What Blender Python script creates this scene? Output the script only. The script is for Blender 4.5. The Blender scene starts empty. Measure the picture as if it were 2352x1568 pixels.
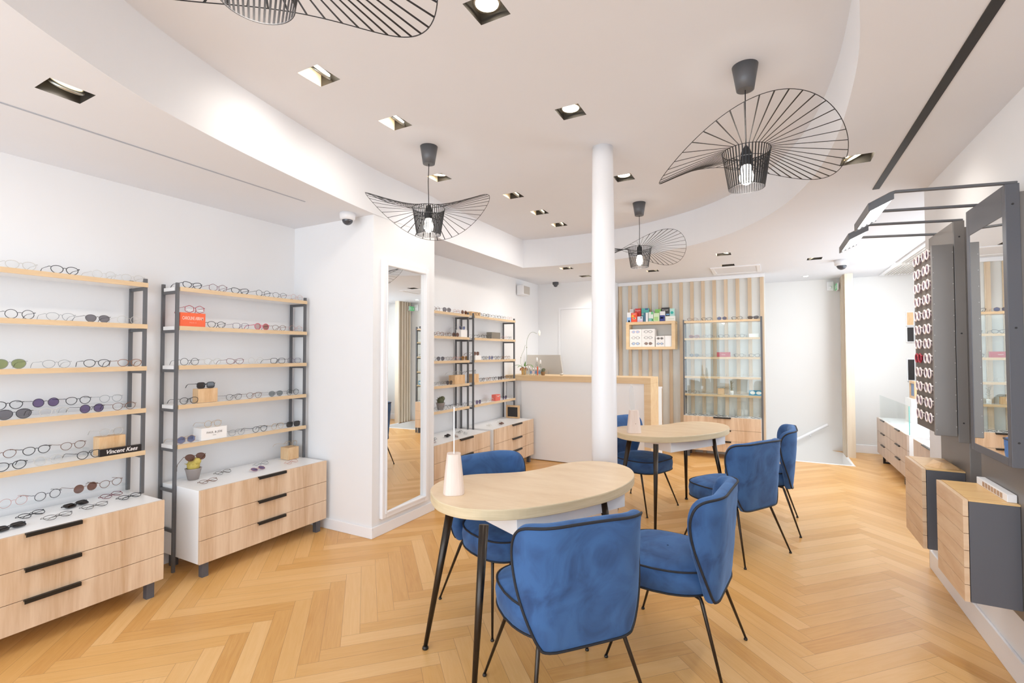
import bpy, bmesh, math, random
from mathutils import Vector, Matrix
from mathutils.geometry import tessellate_polygon
random.seed(7)
PI = math.pi
SC = bpy.context.scene
COL = SC.collection
R = math.radians

# ------------------------------------------------------------------ materials
def lin(h):
    h = h.lstrip('#')
    o = []
    for i in (0, 2, 4):
        v = int(h[i:i + 2], 16) / 255
        o.append(v / 12.92 if v <= .04045 else ((v + .055) / 1.055) ** 2.4)
    return (*o, 1)

def new_mat(name):
    m = bpy.data.materials.new(name); m.use_nodes = True
    nt = m.node_tree; b = nt.nodes['Principled BSDF']
    return m, nt, b

def plain(name, col, rough=.6, metal=0, bump=0, bscale=300, var=.03, vscale=4, spec=.5):
    m, nt, b = new_mat(name)
    c = lin(col) if isinstance(col, str) else col
    tc = nt.nodes.new('ShaderNodeTexCoord'); n = nt.nodes.new('ShaderNodeTexNoise')
    n.inputs['Scale'].default_value = vscale; n.inputs['Detail'].default_value = 2
    nt.links.new(tc.outputs['Object'], n.inputs['Vector'])
    mx = nt.nodes.new('ShaderNodeMix'); mx.data_type = 'RGBA'
    mx.inputs[6].default_value = tuple(x * (1 - var) for x in c[:3]) + (1,)
    mx.inputs[7].default_value = tuple(min(1, x * (1 + var)) for x in c[:3]) + (1,)
    nt.links.new(n.outputs['Fac'], mx.inputs[0]); nt.links.new(mx.outputs[2], b.inputs['Base Color'])
    b.inputs['Roughness'].default_value = rough; b.inputs['Metallic'].default_value = metal
    b.inputs['Specular IOR Level'].default_value = spec
    if bump:
        n2 = nt.nodes.new('ShaderNodeTexNoise'); n2.inputs['Scale'].default_value = bscale
        nt.links.new(tc.outputs['Object'], n2.inputs['Vector'])
        bp = nt.nodes.new('ShaderNodeBump'); bp.inputs['Strength'].default_value = bump; bp.inputs['Distance'].default_value = .002
        nt.links.new(n2.outputs['Fac'], bp.inputs['Height']); nt.links.new(bp.outputs['Normal'], b.inputs['Normal'])
    return m

def wood(name, c1, c2, stretch=(1, 1, .08), scale=14, rough=.45):
    m, nt, b = new_mat(name)
    tc = nt.nodes.new('ShaderNodeTexCoord'); mp = nt.nodes.new('ShaderNodeMapping')
    mp.inputs['Scale'].default_value = stretch
    nt.links.new(tc.outputs['Object'], mp.inputs['Vector'])
    n = nt.nodes.new('ShaderNodeTexNoise'); n.inputs['Scale'].default_value = scale; n.inputs['Detail'].default_value = 5; n.inputs['Distortion'].default_value = .8
    nt.links.new(mp.outputs['Vector'], n.inputs['Vector'])
    n2 = nt.nodes.new('ShaderNodeTexNoise'); n2.inputs['Scale'].default_value = scale * 7; n2.inputs['Detail'].default_value = 3
    nt.links.new(mp.outputs['Vector'], n2.inputs['Vector'])
    ad = nt.nodes.new('ShaderNodeMath'); ad.operation = 'MULTIPLY_ADD'; ad.inputs[1].default_value = .35
    nt.links.new(n2.outputs['Fac'], ad.inputs[0]); nt.links.new(n.outputs['Fac'], ad.inputs[2])
    rp = nt.nodes.new('ShaderNodeValToRGB'); rp.color_ramp.elements[0].position = .45; rp.color_ramp.elements[1].position = .85
    rp.color_ramp.elements[0].color = lin(c1); rp.color_ramp.elements[1].color = lin(c2)
    nt.links.new(ad.outputs[0], rp.inputs['Fac']); nt.links.new(rp.outputs['Color'], b.inputs['Base Color'])
    b.inputs['Roughness'].default_value = rough
    return m

def velvet(name, dark, light):
    m, nt, b = new_mat(name)
    tc = nt.nodes.new('ShaderNodeTexCoord')
    n = nt.nodes.new('ShaderNodeTexNoise'); n.inputs['Scale'].default_value = 4.5; n.inputs['Detail'].default_value = 5; n.inputs['Distortion'].default_value = 2.0
    nt.links.new(tc.outputs['Object'], n.inputs['Vector'])
    rp = nt.nodes.new('ShaderNodeValToRGB'); rp.color_ramp.elements[0].position = .30; rp.color_ramp.elements[1].position = .60
    rp.color_ramp.elements[0].color = lin(dark); rp.color_ramp.elements[1].color = lin(light)
    nt.links.new(n.outputs['Fac'], rp.inputs['Fac']); nt.links.new(rp.outputs['Color'], b.inputs['Base Color'])
    b.inputs['Roughness'].default_value = .85
    b.inputs['Sheen Weight'].default_value = .35; b.inputs['Sheen Roughness'].default_value = .4; b.inputs['Sheen Tint'].default_value = lin('#8fc0ff')
    n2 = nt.nodes.new('ShaderNodeTexNoise'); n2.inputs['Scale'].default_value = 9
    nt.links.new(tc.outputs['Object'], n2.inputs['Vector'])
    bp = nt.nodes.new('ShaderNodeBump'); bp.inputs['Strength'].default_value = .35; bp.inputs['Distance'].default_value = .01
    nt.links.new(n2.outputs['Fac'], bp.inputs['Height']); nt.links.new(bp.outputs['Normal'], b.inputs['Normal'])
    return m

def emis(name, col, s):
    m, nt, b = new_mat(name)
    b.inputs['Base Color'].default_value = lin(col)
    b.inputs['Emission Color'].default_value = lin(col); b.inputs['Emission Strength'].default_value = s
    return m

def thin_glass(name, col, gloss=.05, rough=.02, edge=.5):
    """thin sheet: straight-through transparency tinted by col plus a fresnel reflection"""
    m, nt, b = new_mat(name); nt.nodes.remove(b)
    out = nt.nodes['Material Output']
    t = nt.nodes.new('ShaderNodeBsdfTransparent'); t.inputs['Color'].default_value = lin(col)
    g = nt.nodes.new('ShaderNodeBsdfGlossy'); g.inputs['Roughness'].default_value = rough
    lw = nt.nodes.new('ShaderNodeLayerWeight'); pw = nt.nodes.new('ShaderNodeMath'); pw.operation = 'POWER'; pw.inputs[1].default_value = 5
    nt.links.new(lw.outputs['Facing'], pw.inputs[0])
    f = nt.nodes.new('ShaderNodeMath'); f.operation = 'MULTIPLY_ADD'; f.inputs[1].default_value = edge; f.inputs[2].default_value = gloss; nt.links.new(pw.outputs[0], f.inputs[0])
    mx = nt.nodes.new('ShaderNodeMixShader')
    nt.links.new(f.outputs[0], mx.inputs[0]); nt.links.new(t.outputs[0], mx.inputs[1]); nt.links.new(g.outputs[0], mx.inputs[2])
    nt.links.new(mx.outputs[0], out.inputs['Surface'])
    return m

def mirror_mat(name):
    m, nt, b = new_mat(name)
    b.inputs['Base Color'].default_value = (.9, .92, .92, 1); b.inputs['Metallic'].default_value = 1; b.inputs['Roughness'].default_value = .0
    return m

def floor_mat():
    m, nt, b = new_mat('oak_parquet')
    uv = nt.nodes.new('ShaderNodeUVMap'); uv.uv_map = 'plank'
    at = nt.nodes.new('ShaderNodeVertexColor'); at.layer_name = 'tint'
    sp = nt.nodes.new('ShaderNodeSeparateXYZ'); nt.links.new(uv.outputs[0], sp.inputs[0])
    sc = nt.nodes.new('ShaderNodeSeparateColor'); nt.links.new(at.outputs['Color'], sc.inputs[0])
    def mth(op, a, b_, c=None):
        n = nt.nodes.new('ShaderNodeMath'); n.operation = op
        for i, v in enumerate((a, b_, c)):
            if v is None: continue
            if isinstance(v, (int, float)): n.inputs[i].default_value = v
            else: nt.links.new(v, n.inputs[i])
        return n.outputs[0]
    u = mth('MULTIPLY_ADD', sp.outputs[0], 1.6, mth('MULTIPLY', sc.outputs[0], 53.))
    v = mth('MULTIPLY_ADD', sp.outputs[1], 2.2, mth('MULTIPLY', sc.outputs[1], 31.))
    cb = nt.nodes.new('ShaderNodeCombineXYZ'); nt.links.new(u, cb.inputs[0]); nt.links.new(v, cb.inputs[1])
    n = nt.nodes.new('ShaderNodeTexNoise'); n.inputs['Scale'].default_value = 1.3; n.inputs['Detail'].default_value = 4; n.inputs['Distortion'].default_value = 1.6
    nt.links.new(cb.outputs[0], n.inputs['Vector'])
    mp = nt.nodes.new('ShaderNodeMapping'); mp.inputs['Scale'].default_value = (1, 9, 1); nt.links.new(cb.outputs[0], mp.inputs['Vector'])
    n2 = nt.nodes.new('ShaderNodeTexNoise'); n2.inputs['Scale'].default_value = 3; n2.inputs['Detail'].default_value = 5
    nt.links.new(mp.outputs[0], n2.inputs['Vector'])
    f = mth('MULTIPLY_ADD', n2.outputs['Fac'], .45, mth('MULTIPLY', n.outputs['Fac'], .35))
    f = mth('MULTIPLY_ADD', sc.outputs[2], .42, mth('ADD', f, .06))
    rp = nt.nodes.new('ShaderNodeValToRGB'); e = rp.color_ramp.elements
    e[0].position = .25; e[0].color = lin('#bd7f38'); e[1].position = 1.0; e[1].color = lin('#e8ba7e')
    k = e.new(.6); k.color = lin('#d9a45f')
    nt.links.new(f, rp.inputs['Fac'])
    # joints
    ev = mth('MINIMUM', sp.outputs[1], mth('SUBTRACT', 1, sp.outputs[1]))
    eu = mth('MULTIPLY', mth('MINIMUM', sp.outputs[0], mth('SUBTRACT', 1, sp.outputs[0])), 8)
    d = mth('MINIMUM', ev, eu)
    g = mth('SMOOTHSTEP' if False else 'LESS_THAN', d, .011)
    mx = nt.nodes.new('ShaderNodeMix'); mx.data_type = 'RGBA'; mx.inputs[7].default_value = lin('#9c6f3e')
    nt.links.new(mth('MULTIPLY', g, .75), mx.inputs[0]); nt.links.new(rp.outputs['Color'], mx.inputs[6])
    nt.links.new(mx.outputs[2], b.inputs['Base Color'])
    rr = mth('MULTIPLY_ADD', n2.outputs['Fac'], .15, .27); nt.links.new(rr, b.inputs['Roughness'])
    b.inputs['Specular IOR Level'].default_value = .5
    return m

M = dict(
    wall=plain('white_wall_paint', '#e9e9ea', .75, bump=.05, var=.012),
    ceil=plain('ceiling_paint', '#e1e2e6', .8, var=.012),
    ceil2=plain('cove_paint', '#e8e9ec', .8, var=.012),
    graywall=plain('pale_grey_lacquer', '#dedfdb', .35, var=.01),
    stair=plain('stair_wall_paint', '#e0dedb', .7, var=.01),
    trim=plain('white_gloss_trim', '#efeff1', .35, var=.01),
    lam=plain('white_laminate', '#f3f3f3', .3, var=.005),
    floor=floor_mat(),
    drawer=wood('light_oak_veneer', '#c6a27e', '#e3c9ac', (2.2, 2.2, .16), 6),
    drawerh=wood('oak_veneer_flat', '#cfa983', '#e0c2a0', (.2, .4, 2.2), 6),
    edge=wood('oak_edging', '#d3b48c', '#dfc39c', (.2, .2, 1), 14),
    top=wood('oak_table_top', '#dfc19a', '#ecd3b0', (.4, 1.6, 1), 5, .35),
    toped=wood('plywood_edge', '#cdb992', '#dfcdaa', (.3, .3, 8), 8, .5),
    paleoak=wood('bleached_oak', '#d3c3ab', '#e0d2bd', (2, 2, .1), 8),
    slat=wood('oak_slat', '#c7ad8d', '#d9c2a5', (2, 2, .1), 8),
    counter=wood('oak_counter', '#dcb98a', '#e8cca2', (.2, 2, 2), 6),
    honey=wood('honey_oak', '#d8a868', '#e9c489', (.3, 3, 3), 5, .35),
    block=wood('raw_wood_block', '#cfa272', '#e2bf92', (1, 1, .2), 18),
    steel=plain('dark_grey_steel', '#606164', .45, .3, var=.05),
    black=plain('black_metal', '#2c2926', .38, .5, var=.05),
    leg=plain('black_nickel_leg', '#3a342f', .28, .8, var=.05),
    charcoal=plain('charcoal_lacquer', '#56575d', .45, .1, var=.02),
    taupe=plain('taupe_metal_panel', '#77726e', .4, .2, var=.03),
    shadow=plain('shadow_gap', '#5a4634', .8),
    matt=plain('matt_black', '#201f20', .6),
    wire=plain('black_wire', '#1b1a1c', .5, .2),
    blue=velvet('blue_velvet', '#1f3c69', '#345d93'),
    pipe=plain('navy_piping', '#14171f', .7),
    mirror=mirror_mat('silvered_mirror'),
    glass=thin_glass('clear_glass_sheet', '#fafdfc', .04),
    window=thin_glass('window_glass', '#fbfdff', .06),
    green=plain('green_glass_edge', '#6fc9bf', .2),
    bulb=emis('warm_white_bulb', '#fff6ea', 9),
    spot=emis('downlight_lens', '#fff3dc', 14),
    spot2=emis('downlight_lens_dim', '#f2e2c0', 1.6),
    tube=emis('led_tube', '#ffffff', 2.2),
    chrome=plain('brushed_ring', '#b9b6a8', .3, .7),
    inner=plain('downlight_housing', '#2b2620', .6),
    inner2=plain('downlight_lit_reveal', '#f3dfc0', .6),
    pinkwood=wood('pale_pink_wood', '#e3cfc2', '#efdfd4', (1, 1, .1), 10),
    silver=plain('silver_aluminium', '#cfcac2', .3, .6),
    cam=plain('white_plastic', '#e8e8ea', .4), dome=plain('smoked_dome', '#4a4b50', .1, .2),
    leaf=plain('orchid_leaf', '#5c9637', .4, var=.2, vscale=30), stem=plain('orchid_stem', '#7c8a5a', .5),
    petal=plain('white_petal', '#f4f2ea', .6), potgold=plain('gold_pot', '#e0bd7c', .3, .3), root=plain('terracotta_root', '#b5692f', .7),
    clear=thin_glass('clear_plastic', '#eef1f0', .1), cap=plain('white_cap', '#f5f3f2', .4),
    labelblue=plain('blue_label', '#6b86ad', .5), labelpink=plain('pink_label', '#eac8c8', .5),
    cactus=plain('yellow_green_cactus', '#c9b45a', .7, var=.25, vscale=40), cactusdk=plain('dark_cactus', '#5d6148', .8, var=.3, vscale=60),
    potgrey=plain('grey_pot', '#9a908c', .6), potbrown=plain('brown_pot', '#8a6a48', .6),
    orange=plain('orange_card', '#f0602f', .4), whitecard=plain('white_card', '#f2f0ee', .5), red=plain('crimson_card', '#b83a44', .45),
    silverbox=plain('silver_box', '#8a8378', .25, .6), blackcard=plain('black_card', '#1f1a1a', .35), white_ink=plain('white_ink', '#f6f0ee', .5),
    grey_ink=plain('grey_ink', '#7b7674', .5), pinkink=plain('pale_pink_ink', '#f8c6b4', .5),
    marble=plain('white_marble', '#f1f2f0', .3, var=.04, vscale=6),
    copper=plain('copper_mesh', '#b89b84', .4, .4),
    exitgreen=emis('exit_green', '#2f8f4e', .7),
    acryl=thin_glass('clear_acrylic', '#fcfdfd', .015, .1, .05),
)

# ------------------------------------------------------------------ mesh builder
class MB:
    def __init__(s): s.v = []; s.f = []; s.m = []; s.cur = 0
    def face(s, idx): s.f.append(tuple(idx)); s.m.append(s.cur)
    def box(s, x0, x1, y0, y1, z0, z1):
        b = len(s.v)
        s.v += [(x, y, z) for z in (z0, z1) for y in (y0, y1) for x in (x0, x1)]
        for q in ((0, 2, 3, 1), (4, 5, 7, 6), (0, 1, 5, 4), (2, 6, 7, 3), (0, 4, 6, 2), (1, 3, 7, 5)): s.face([b + i for i in q])
        return s
    def prism(s, pts, z0, z1):
        """closed outline pts (ccw) extruded in z"""
        b = len(s.v); n = len(pts)
        s.v += [(p[0], p[1], z0) for p in pts] + [(p[0], p[1], z1) for p in pts]
        s.face([b + n - 1 - i for i in range(n)]); s.face([b + n + i for i in range(n)])
        for i in range(n):
            j = (i + 1) % n; s.face([b + i, b + j, b + n + j, b + n + i])
        return s
    def hexa(s, p):
        b = len(s.v); s.v += [tuple(q) for q in p]
        for q in ((0, 3, 2, 1), (4, 5, 6, 7), (0, 1, 5, 4), (1, 2, 6, 5), (2, 3, 7, 6), (3, 0, 4, 7)): s.face([b + i for i in q])
        return s
    def tube(s, pts, r, seg=8, closed=False, caps=True, flat=None):
        pts = [Vector(p) for p in pts]; n = len(pts)
        rs = r if isinstance(r, (list, tuple)) else [r] * n
        b = len(s.v); up = None
        for i in range(n):
            if closed: t = pts[(i + 1) % n] - pts[i - 1]
            else: t = pts[min(i + 1, n - 1)] - pts[max(i - 1, 0)]
            if t.length < 1e-9: t = Vector((0, 0, 1))
            t.normalize()
            if up is None:
                a = Vector((0, 0, 1)) if abs(t.z) < .9 else Vector((1, 0, 0))
                up = (a - t * a.dot(t)).normalized()
            else:
                up = (up - t * up.dot(t))
                if up.length < 1e-6: up = t.orthogonal()
                up.normalize()
            sd = t.cross(up)
            for k in range(seg):
                a = 2 * PI * k / seg
                c = pts[i] + (up * math.cos(a) + sd * math.sin(a)) * rs[i]
                s.v.append(tuple(c))
        m = n if closed else n - 1
        for i in range(m):
            j = (i + 1) % n
            for k in range(seg):
                l = (k + 1) % seg
                s.face([b + i * seg + k, b + i * seg + l, b + j * seg + l, b + j * seg + k])
        if not closed and caps:
            s.face([b + seg - 1 - k for k in range(seg)]); s.face([b + (n - 1) * seg + k for k in range(seg)])
        return s
    def lathe(s, prof, c=(0, 0, 0), seg=24, cap=True):
        """prof: list of (r, z) bottom to top around vertical axis at c"""
        b = len(s.v); n = len(prof)
        for r, z in prof:
            for k in range(seg):
                a = 2 * PI * k / seg; s.v.append((c[0] + r * math.cos(a), c[1] + r * math.sin(a), c[2] + z))
        for i in range(n - 1):
            for k in range(seg):
                l = (k + 1) % seg; s.face([b + i * seg + k, b + i * seg + l, b + (i + 1) * seg + l, b + (i + 1) * seg + k])
        if cap:
            s.face([b + seg - 1 - k for k in range(seg)]); s.face([b + (n - 1) * seg + k for k in range(seg)])
        return s
    def ball(s, c, r, seg=12, rings=8, sc=(1, 1, 1)):
        b = len(s.v)
        s.v.append((c[0], c[1], c[2] - r * sc[2]))
        for i in range(1, rings):
            a = -PI / 2 + PI * i / rings
            for k in range(seg):
                t = 2 * PI * k / seg
                s.v.append((c[0] + r * sc[0] * math.cos(a) * math.cos(t), c[1] + r * sc[1] * math.cos(a) * math.sin(t), c[2] + r * sc[2] * math.sin(a)))
        s.v.append((c[0], c[1], c[2] + r * sc[2])); top = len(s.v) - 1
        for k in range(seg):
            l = (k + 1) % seg
            s.face([b, b + 1 + l, b + 1 + k]); s.face([top, top - seg + k, top - seg + l])
            for i in range(rings - 2):
                p = b + 1 + i * seg; s.face([p + k, p + l, p + seg + l, p + seg + k])
        return s
    def grid(s, rows, closed=False):
        b = len(s.v); n = len(rows[0])
        for r in rows: s.v += [tuple(p) for p in r]
        for i in range(len(rows) - 1):
            for k in range(n if closed else n - 1):
                l = (k + 1) % n; s.face([b + i * n + k, b + i * n + l, b + (i + 1) * n + l, b + (i + 1) * n + k])
        return s
    def mesh(s, name, mats, smooth=False):
        me = bpy.data.meshes.new(name); me.from_pydata(s.v, [], s.f)
        for m in (mats if isinstance(mats, (list, tuple)) else [mats]): me.materials.append(m)
        me.polygons.foreach_set('material_index', s.m)
        if smooth: me.polygons.foreach_set('use_smooth', [True] * len(s.f))
        me.update()
        return me
    def build(s, name, mats, parent=None, smooth=False, bevel=0, label=None, recalc=False):
        if parent is not None and parent in WORLD:
            o = WORLD[parent]; s.v = [(a - o[0], b - o[1], c - o[2]) for a, b, c in s.v]
        me = s.mesh(name, mats, smooth)
        if recalc:
            bm = bmesh.new(); bm.from_mesh(me); bmesh.ops.recalc_face_normals(bm, faces=bm.faces); bm.to_mesh(me); bm.free()
        o = bpy.data.objects.new(name, me); COL.objects.link(o)
        if parent is not None: o.parent = parent
        if bevel:
            b = o.modifiers.new('soft', 'BEVEL'); b.width = bevel; b.segments = 2; b.limit_method = 'ANGLE'
        if smooth and not bevel:
            pass
        if label: o['label'] = label
        if parent is not None and parent in WORLD: WORLD[o] = WORLD[parent]
        return o
WORLD = {}   # things authored in world coordinates: root -> its location

def thing(name, label, cat, loc=(0, 0, 0), rz=0, group=None, world=False):
    o = bpy.data.objects.new(name, None); o.empty_display_size = .05; COL.objects.link(o)
    o.location = loc; o.rotation_euler = (0, 0, rz)
    o['label'] = label; o['category'] = cat
    if group: o['group'] = group
    if world: WORLD[o] = tuple(loc)
    return o
def tag(o, label, cat, group=None):
    o['label'] = label; o['category'] = cat
    if group: o['group'] = group
    return o
def rehome(o, loc):
    """put the origin of a world-authored single-mesh thing at loc"""
    o.data.transform(Matrix.Translation((-loc[0], -loc[1], -loc[2]))); o.location = loc; return o
def struct(mb, name, mat, smooth=False, bevel=0):
    o = mb.build(name, mat, None, smooth, bevel); o['kind'] = 'structure'; return o
def copy_tree(o, parent=None):
    c = o.copy(); COL.objects.link(c)
    if parent is not None: c.parent = parent
    for ch in list(o.children): copy_tree(ch, c)
    return c
def lettering(parent, body, mat, size, loc, rot, extrude=.0004, spacing=1, shear=0, align='CENTER', name='lettering', tall=1, bold=0):
    """text turned into a mesh part, placed in the local frame of parent"""
    cu = bpy.data.curves.new(name, 'FONT'); cu.body = body; cu.size = size; cu.extrude = extrude
    cu.align_x = align; cu.align_y = 'CENTER'; cu.space_character = spacing; cu.shear = shear; cu.offset = bold
    t = bpy.data.objects.new(name, cu); COL.objects.link(t)
    bpy.context.view_layer.update()
    me = bpy.data.meshes.new_from_object(t.evaluated_get(bpy.context.evaluated_depsgraph_get()))
    bpy.data.objects.remove(t)
    from mathutils import Euler
    me.transform(Matrix.Diagonal((1, tall, 1, 1))); me.transform(Matrix.Translation(loc) @ Euler(rot).to_matrix().to_4x4())
    me.materials.clear(); me.materials.append(mat)
    o = bpy.data.objects.new(name, me); COL.objects.link(o); o.parent = parent
    return o
FACE_PX = (PI / 2, 0, PI / 2)      # text readable when looking toward -x
FACE_MY = (PI / 2, 0, 0)           # text readable when looking toward +y

def catmull(pts, n=8, closed=True):
    out = []; N = len(pts)
    for i in range(N if closed else N - 1):
        if closed: p = [pts[(i + k - 1) % N] for k in range(4)]
        else: p = [pts[max(0, min(N - 1, i + k - 1))] for k in range(4)]
        for j in range(n):
            t = j / n
            out.append(tuple(.5 * ((2 * p[1][a]) + (-p[0][a] + p[2][a]) * t + (2 * p[0][a] - 5 * p[1][a] + 4 * p[2][a] - p[3][a]) * t * t + (-p[0][a] + 3 * p[1][a] - 3 * p[2][a] + p[3][a]) * t ** 3) for a in range(len(pts[0]))))
    if not closed: out.append(tuple(pts[-1]))
    return out

# ------------------------------------------------------------------ camera
cam = bpy.data.cameras.new('camera'); co = bpy.data.objects.new('camera', cam); COL.objects.link(co)
cam.sensor_width = 36; cam.lens = 1105 / 2352 * 36; cam.clip_start = .05
co.location = (0, 0, 1.45)
co.rotation_euler = (R(90 + 1.43), 0, R(28.15))
co.rotation_euler = (Matrix.Rotation(R(28.15), 3, 'Z') @ Matrix.Rotation(R(91.43), 3, 'X') @ Matrix.Rotation(R(-.08), 3, 'Z')).to_euler()
SC.camera = co

ZL, ZU = 2.56, 2.92       # soffit and raised ceiling heights

# ------------------------------------------------------------------ floor
def make_floor():
    W = .0914; n = 8; L = n * W; s2 = math.sqrt(.5)
    X0 = -2.474 - (n - 1) * W * s2; Y0 = 1.665 - (n + 1) * W * s2
    x0, x1, y0, y1 = -3.9, 2.0, -1.9, 8.7
    bm = bmesh.new(); uvl = bm.loops.layers.uv.new('plank'); cl = bm.loops.layers.float_color.new('tint')
    def w(u, v): return (X0 + (u - v) * W * s2, Y0 + (u + v) * W * s2)
    rnd = random.Random(3)
    def plank(u0, v0, du, dv):
        c = [w(u0, v0), w(u0 + du, v0), w(u0 + du, v0 + dv), w(u0, v0 + dv)]
        if max(p[0] for p in c) < x0 or min(p[0] for p in c) > x1 or max(p[1] for p in c) < y0 or min(p[1] for p in c) > y1: return
        vs = [bm.verts.new((p[0], p[1], 0)) for p in c]; f = bm.faces.new(vs)
        uv = [(0, 0), (1, 0), (1, 1), (0, 1)] if du > dv else [(0, 0), (0, 1), (1, 1), (1, 0)]
        t = (rnd.random(), rnd.random(), rnd.random(), 1)
        for l, q in zip(f.loops, uv): l[uvl].uv = q; l[cl] = t
    for m in range(-14, 15):
        for k in range(-140, 141):
            a, b = k + n * m, k - n * m
            plank(a, b, n, 1); plank(a, b + 1, 1, n)
    def cut(co_, no, clear):
        bmesh.ops.bisect_plane(bm, geom=bm.verts[:] + bm.edges[:] + bm.faces[:], plane_co=co_, plane_no=no, clear_outer=clear, dist=1e-5)
    cut((x0, 0, 0), (-1, 0, 0), True); cut((x1, 0, 0), (1, 0, 0), True); cut((0, y0, 0), (0, -1, 0), True); cut((0, y1, 0), (0, 1, 0), True)
    for c, no in (((-.05, 0, 0), (1, 0, 0)), ((.93, 0, 0), (1, 0, 0)), ((0, 7.55, 0), (0, 1, 0))): cut(c, no, False)
    dead = [f for f in bm.faces if -.05 < f.calc_center_median().x < .93 and 7.55 < f.calc_center_median().y < 8.6]
    bmesh.ops.delete(bm, geom=dead, context='FACES')
    me = bpy.data.meshes.new('floor'); bm.to_mesh(me); bm.free(); me.materials.append(M['floor'])
    o = bpy.data.objects.new('floor', me); COL.objects.link(o); o['kind'] = 'structure'
make_floor()

# ------------------------------------------------------------------ walls
def wall(name, *b, mat='wall'): return struct(MB().box(*b), name, M[mat])
wall('wall_left', -3.86, -3.71, -1.9, 2.84, 0, 2.60)
wall('wall_mirror_side', -3.86, -2.77, 2.84, 3.63, 0, 2.96)
wall('wall_left_back', -3.40, -3.295, 3.63, 7.05, 0, 2.60)
wall('wall_back_left', -3.40, -2.11, 7.05, 7.65, 0, 2.60)
wall('wall_back_slatted', -2.11, -.05, 7.55, 7.65, 0, 2.60, mat='graywall')
wall('wall_back_right', -.05, 1.95, 8.60, 8.72, -2.6, 2.60, mat='stair')
wall('wall_stair_left', -.15, -.05, 7.65, 8.60, -2.6, 2.60, mat='stair')
wall('wall_stair_front', -.05, .93, 7.50, 7.548, -2.6, -.012, mat='stair')
wall('wall_stair_right', .931, 1.0, 7.55, 8.60, -2.6, -.012, mat='stair')
wall('wall_right', .95, 1.95, -1.9, 4.225, 0, 2.60)
b = MB()   # alcove side wall with a shop window opening
b.box(1.80, 1.95, 4.225, 4.6, 0, 2.60); b.box(1.80, 1.95, 7.6, 8.6, 0, 2.60); b.box(1.80, 1.95, 4.6, 7.6, 0, .75); b.box(1.80, 1.95, 4.6, 7.6, 2.45, 2.60)
struct(b, 'wall_alcove', M['wall'])
b = MB(); b.box(1.84, 1.90, 4.6, 4.65, .75, 2.45); b.box(1.84, 1.90, 6.07, 6.13, .75, 2.45); b.box(1.84, 1.90, 7.55, 7.6, .75, 2.45); b.box(1.84, 1.90, 4.65, 7.55, .75, .80); b.box(1.84, 1.90, 4.65, 7.55, 2.40, 2.45)
w = struct(b, 'window_1', M['trim']); g = MB().box(1.865, 1.871, 4.65, 7.55, .80, 2.40).build('pane', M['window'], w)
# shop front behind the camera
b = MB(); b.box(-3.86, 1.95, -1.98, -1.9, 0, .18); b.box(-3.86, 1.95, -1.98, -1.9, 2.5, 2.6)
for x in (-3.86, -2.45, -1.0, .45, 1.87): b.box(x, x + .08, -1.98, -1.9, .18, 2.5)
w = struct(b, 'window_2', M['steel']); MB().box(-3.8, 1.9, -1.945, -1.938, .18, 2.5).build('pane', M['window'], w)
# skirting
def base(name, *b): return struct(MB().box(*b), name, M['trim'], bevel=.004)
base('baseboard_left', -3.71, -3.697, -1.9, 2.826, 0, .085)
base('baseboard_return', -3.71, -2.757, 2.826, 2.84, 0, .085)
base('baseboard_mirror', -2.77, -2.757, 2.84, 3.63, 0, .085)
base('baseboard_right', .937, .95, -1.9, 4.238, 0, .12)
base('baseboard_right_end', .937, 1.8, 4.225, 4.238, 0, .12)
base('baseboard_back', 1.035, 1.8, 8.585, 8.6, 0, .12)
base('baseboard_left_back', -3.295, -3.282, 3.63, 7.05, 0, .085)
base('baseboard_back_left', -3.282, -2.11, 7.037, 7.05, 0, .085)
base('trim_1', -2.11, -.05, 7.515, 7.55, 2.51, 2.56)                 # header above the slats
base('trim_2', -.05, .955, 7.525, 7.555, -.011, .006)               # stair nosing
base('trim_3', .925, .95, 7.555, 8.12, -.011, .006)

# ceilings with holes for the recessed lights
DL_UP = [(-2.085, 1.735), (-2.085, 2.325), (-1.05, 2.725), (-2.415, 3.23), (-2.085, 3.93), (-2.095, 4.53), (-2.10, 5.07), (-1.057, 3.97), (-1.045, 1.73)]
DL_LO = [(-2.61, .88), (-2.323, 5.849), (-2.323, 6.574), (-1.375, 6.592), (-.441, 5.867), (-.449, 6.623), (.482, 6.653), (.456, 3.344)]
def sq(c, h=.075): return [(c[0] - h, c[1] - h), (c[0] + h, c[1] - h), (c[0] + h, c[1] + h), (c[0] - h, c[1] + h)]
cove = catmull([(-1.75, -.55), (-1.88, .0), (-2.04, .43), (-2.19, .68), (-2.33, .94), (-2.43, 1.18), (-2.52, 1.5), (-2.60, 1.87), (-2.67, 2.25), (-2.735, 2.65), (-2.765, 2.95)], 5, False)
cove += [(-2.768, 3.62), (-2.80, 3.8), (-2.805, 4.6), (-2.805, 5.53)]
cove += catmull([(-2.80, 5.55), (-2.5, 5.60), (-2.1, 5.62), (-1.7, 5.59), (-1.3, 5.51), (-.95, 5.36), (-.6, 5.15), (-.3, 4.86), (-.08, 4.53), (.08, 4.2), (.19, 3.85), (.265, 3.5), (.31, 3.1), (.325, 2.7), (.31, 2.2), (.26, 1.8), (.18, 1.3), (.05, .7), (-.2, .05), (-.6, -.45), (-1.1, -.75), (-1.5, -.75)], 5, False)
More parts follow.
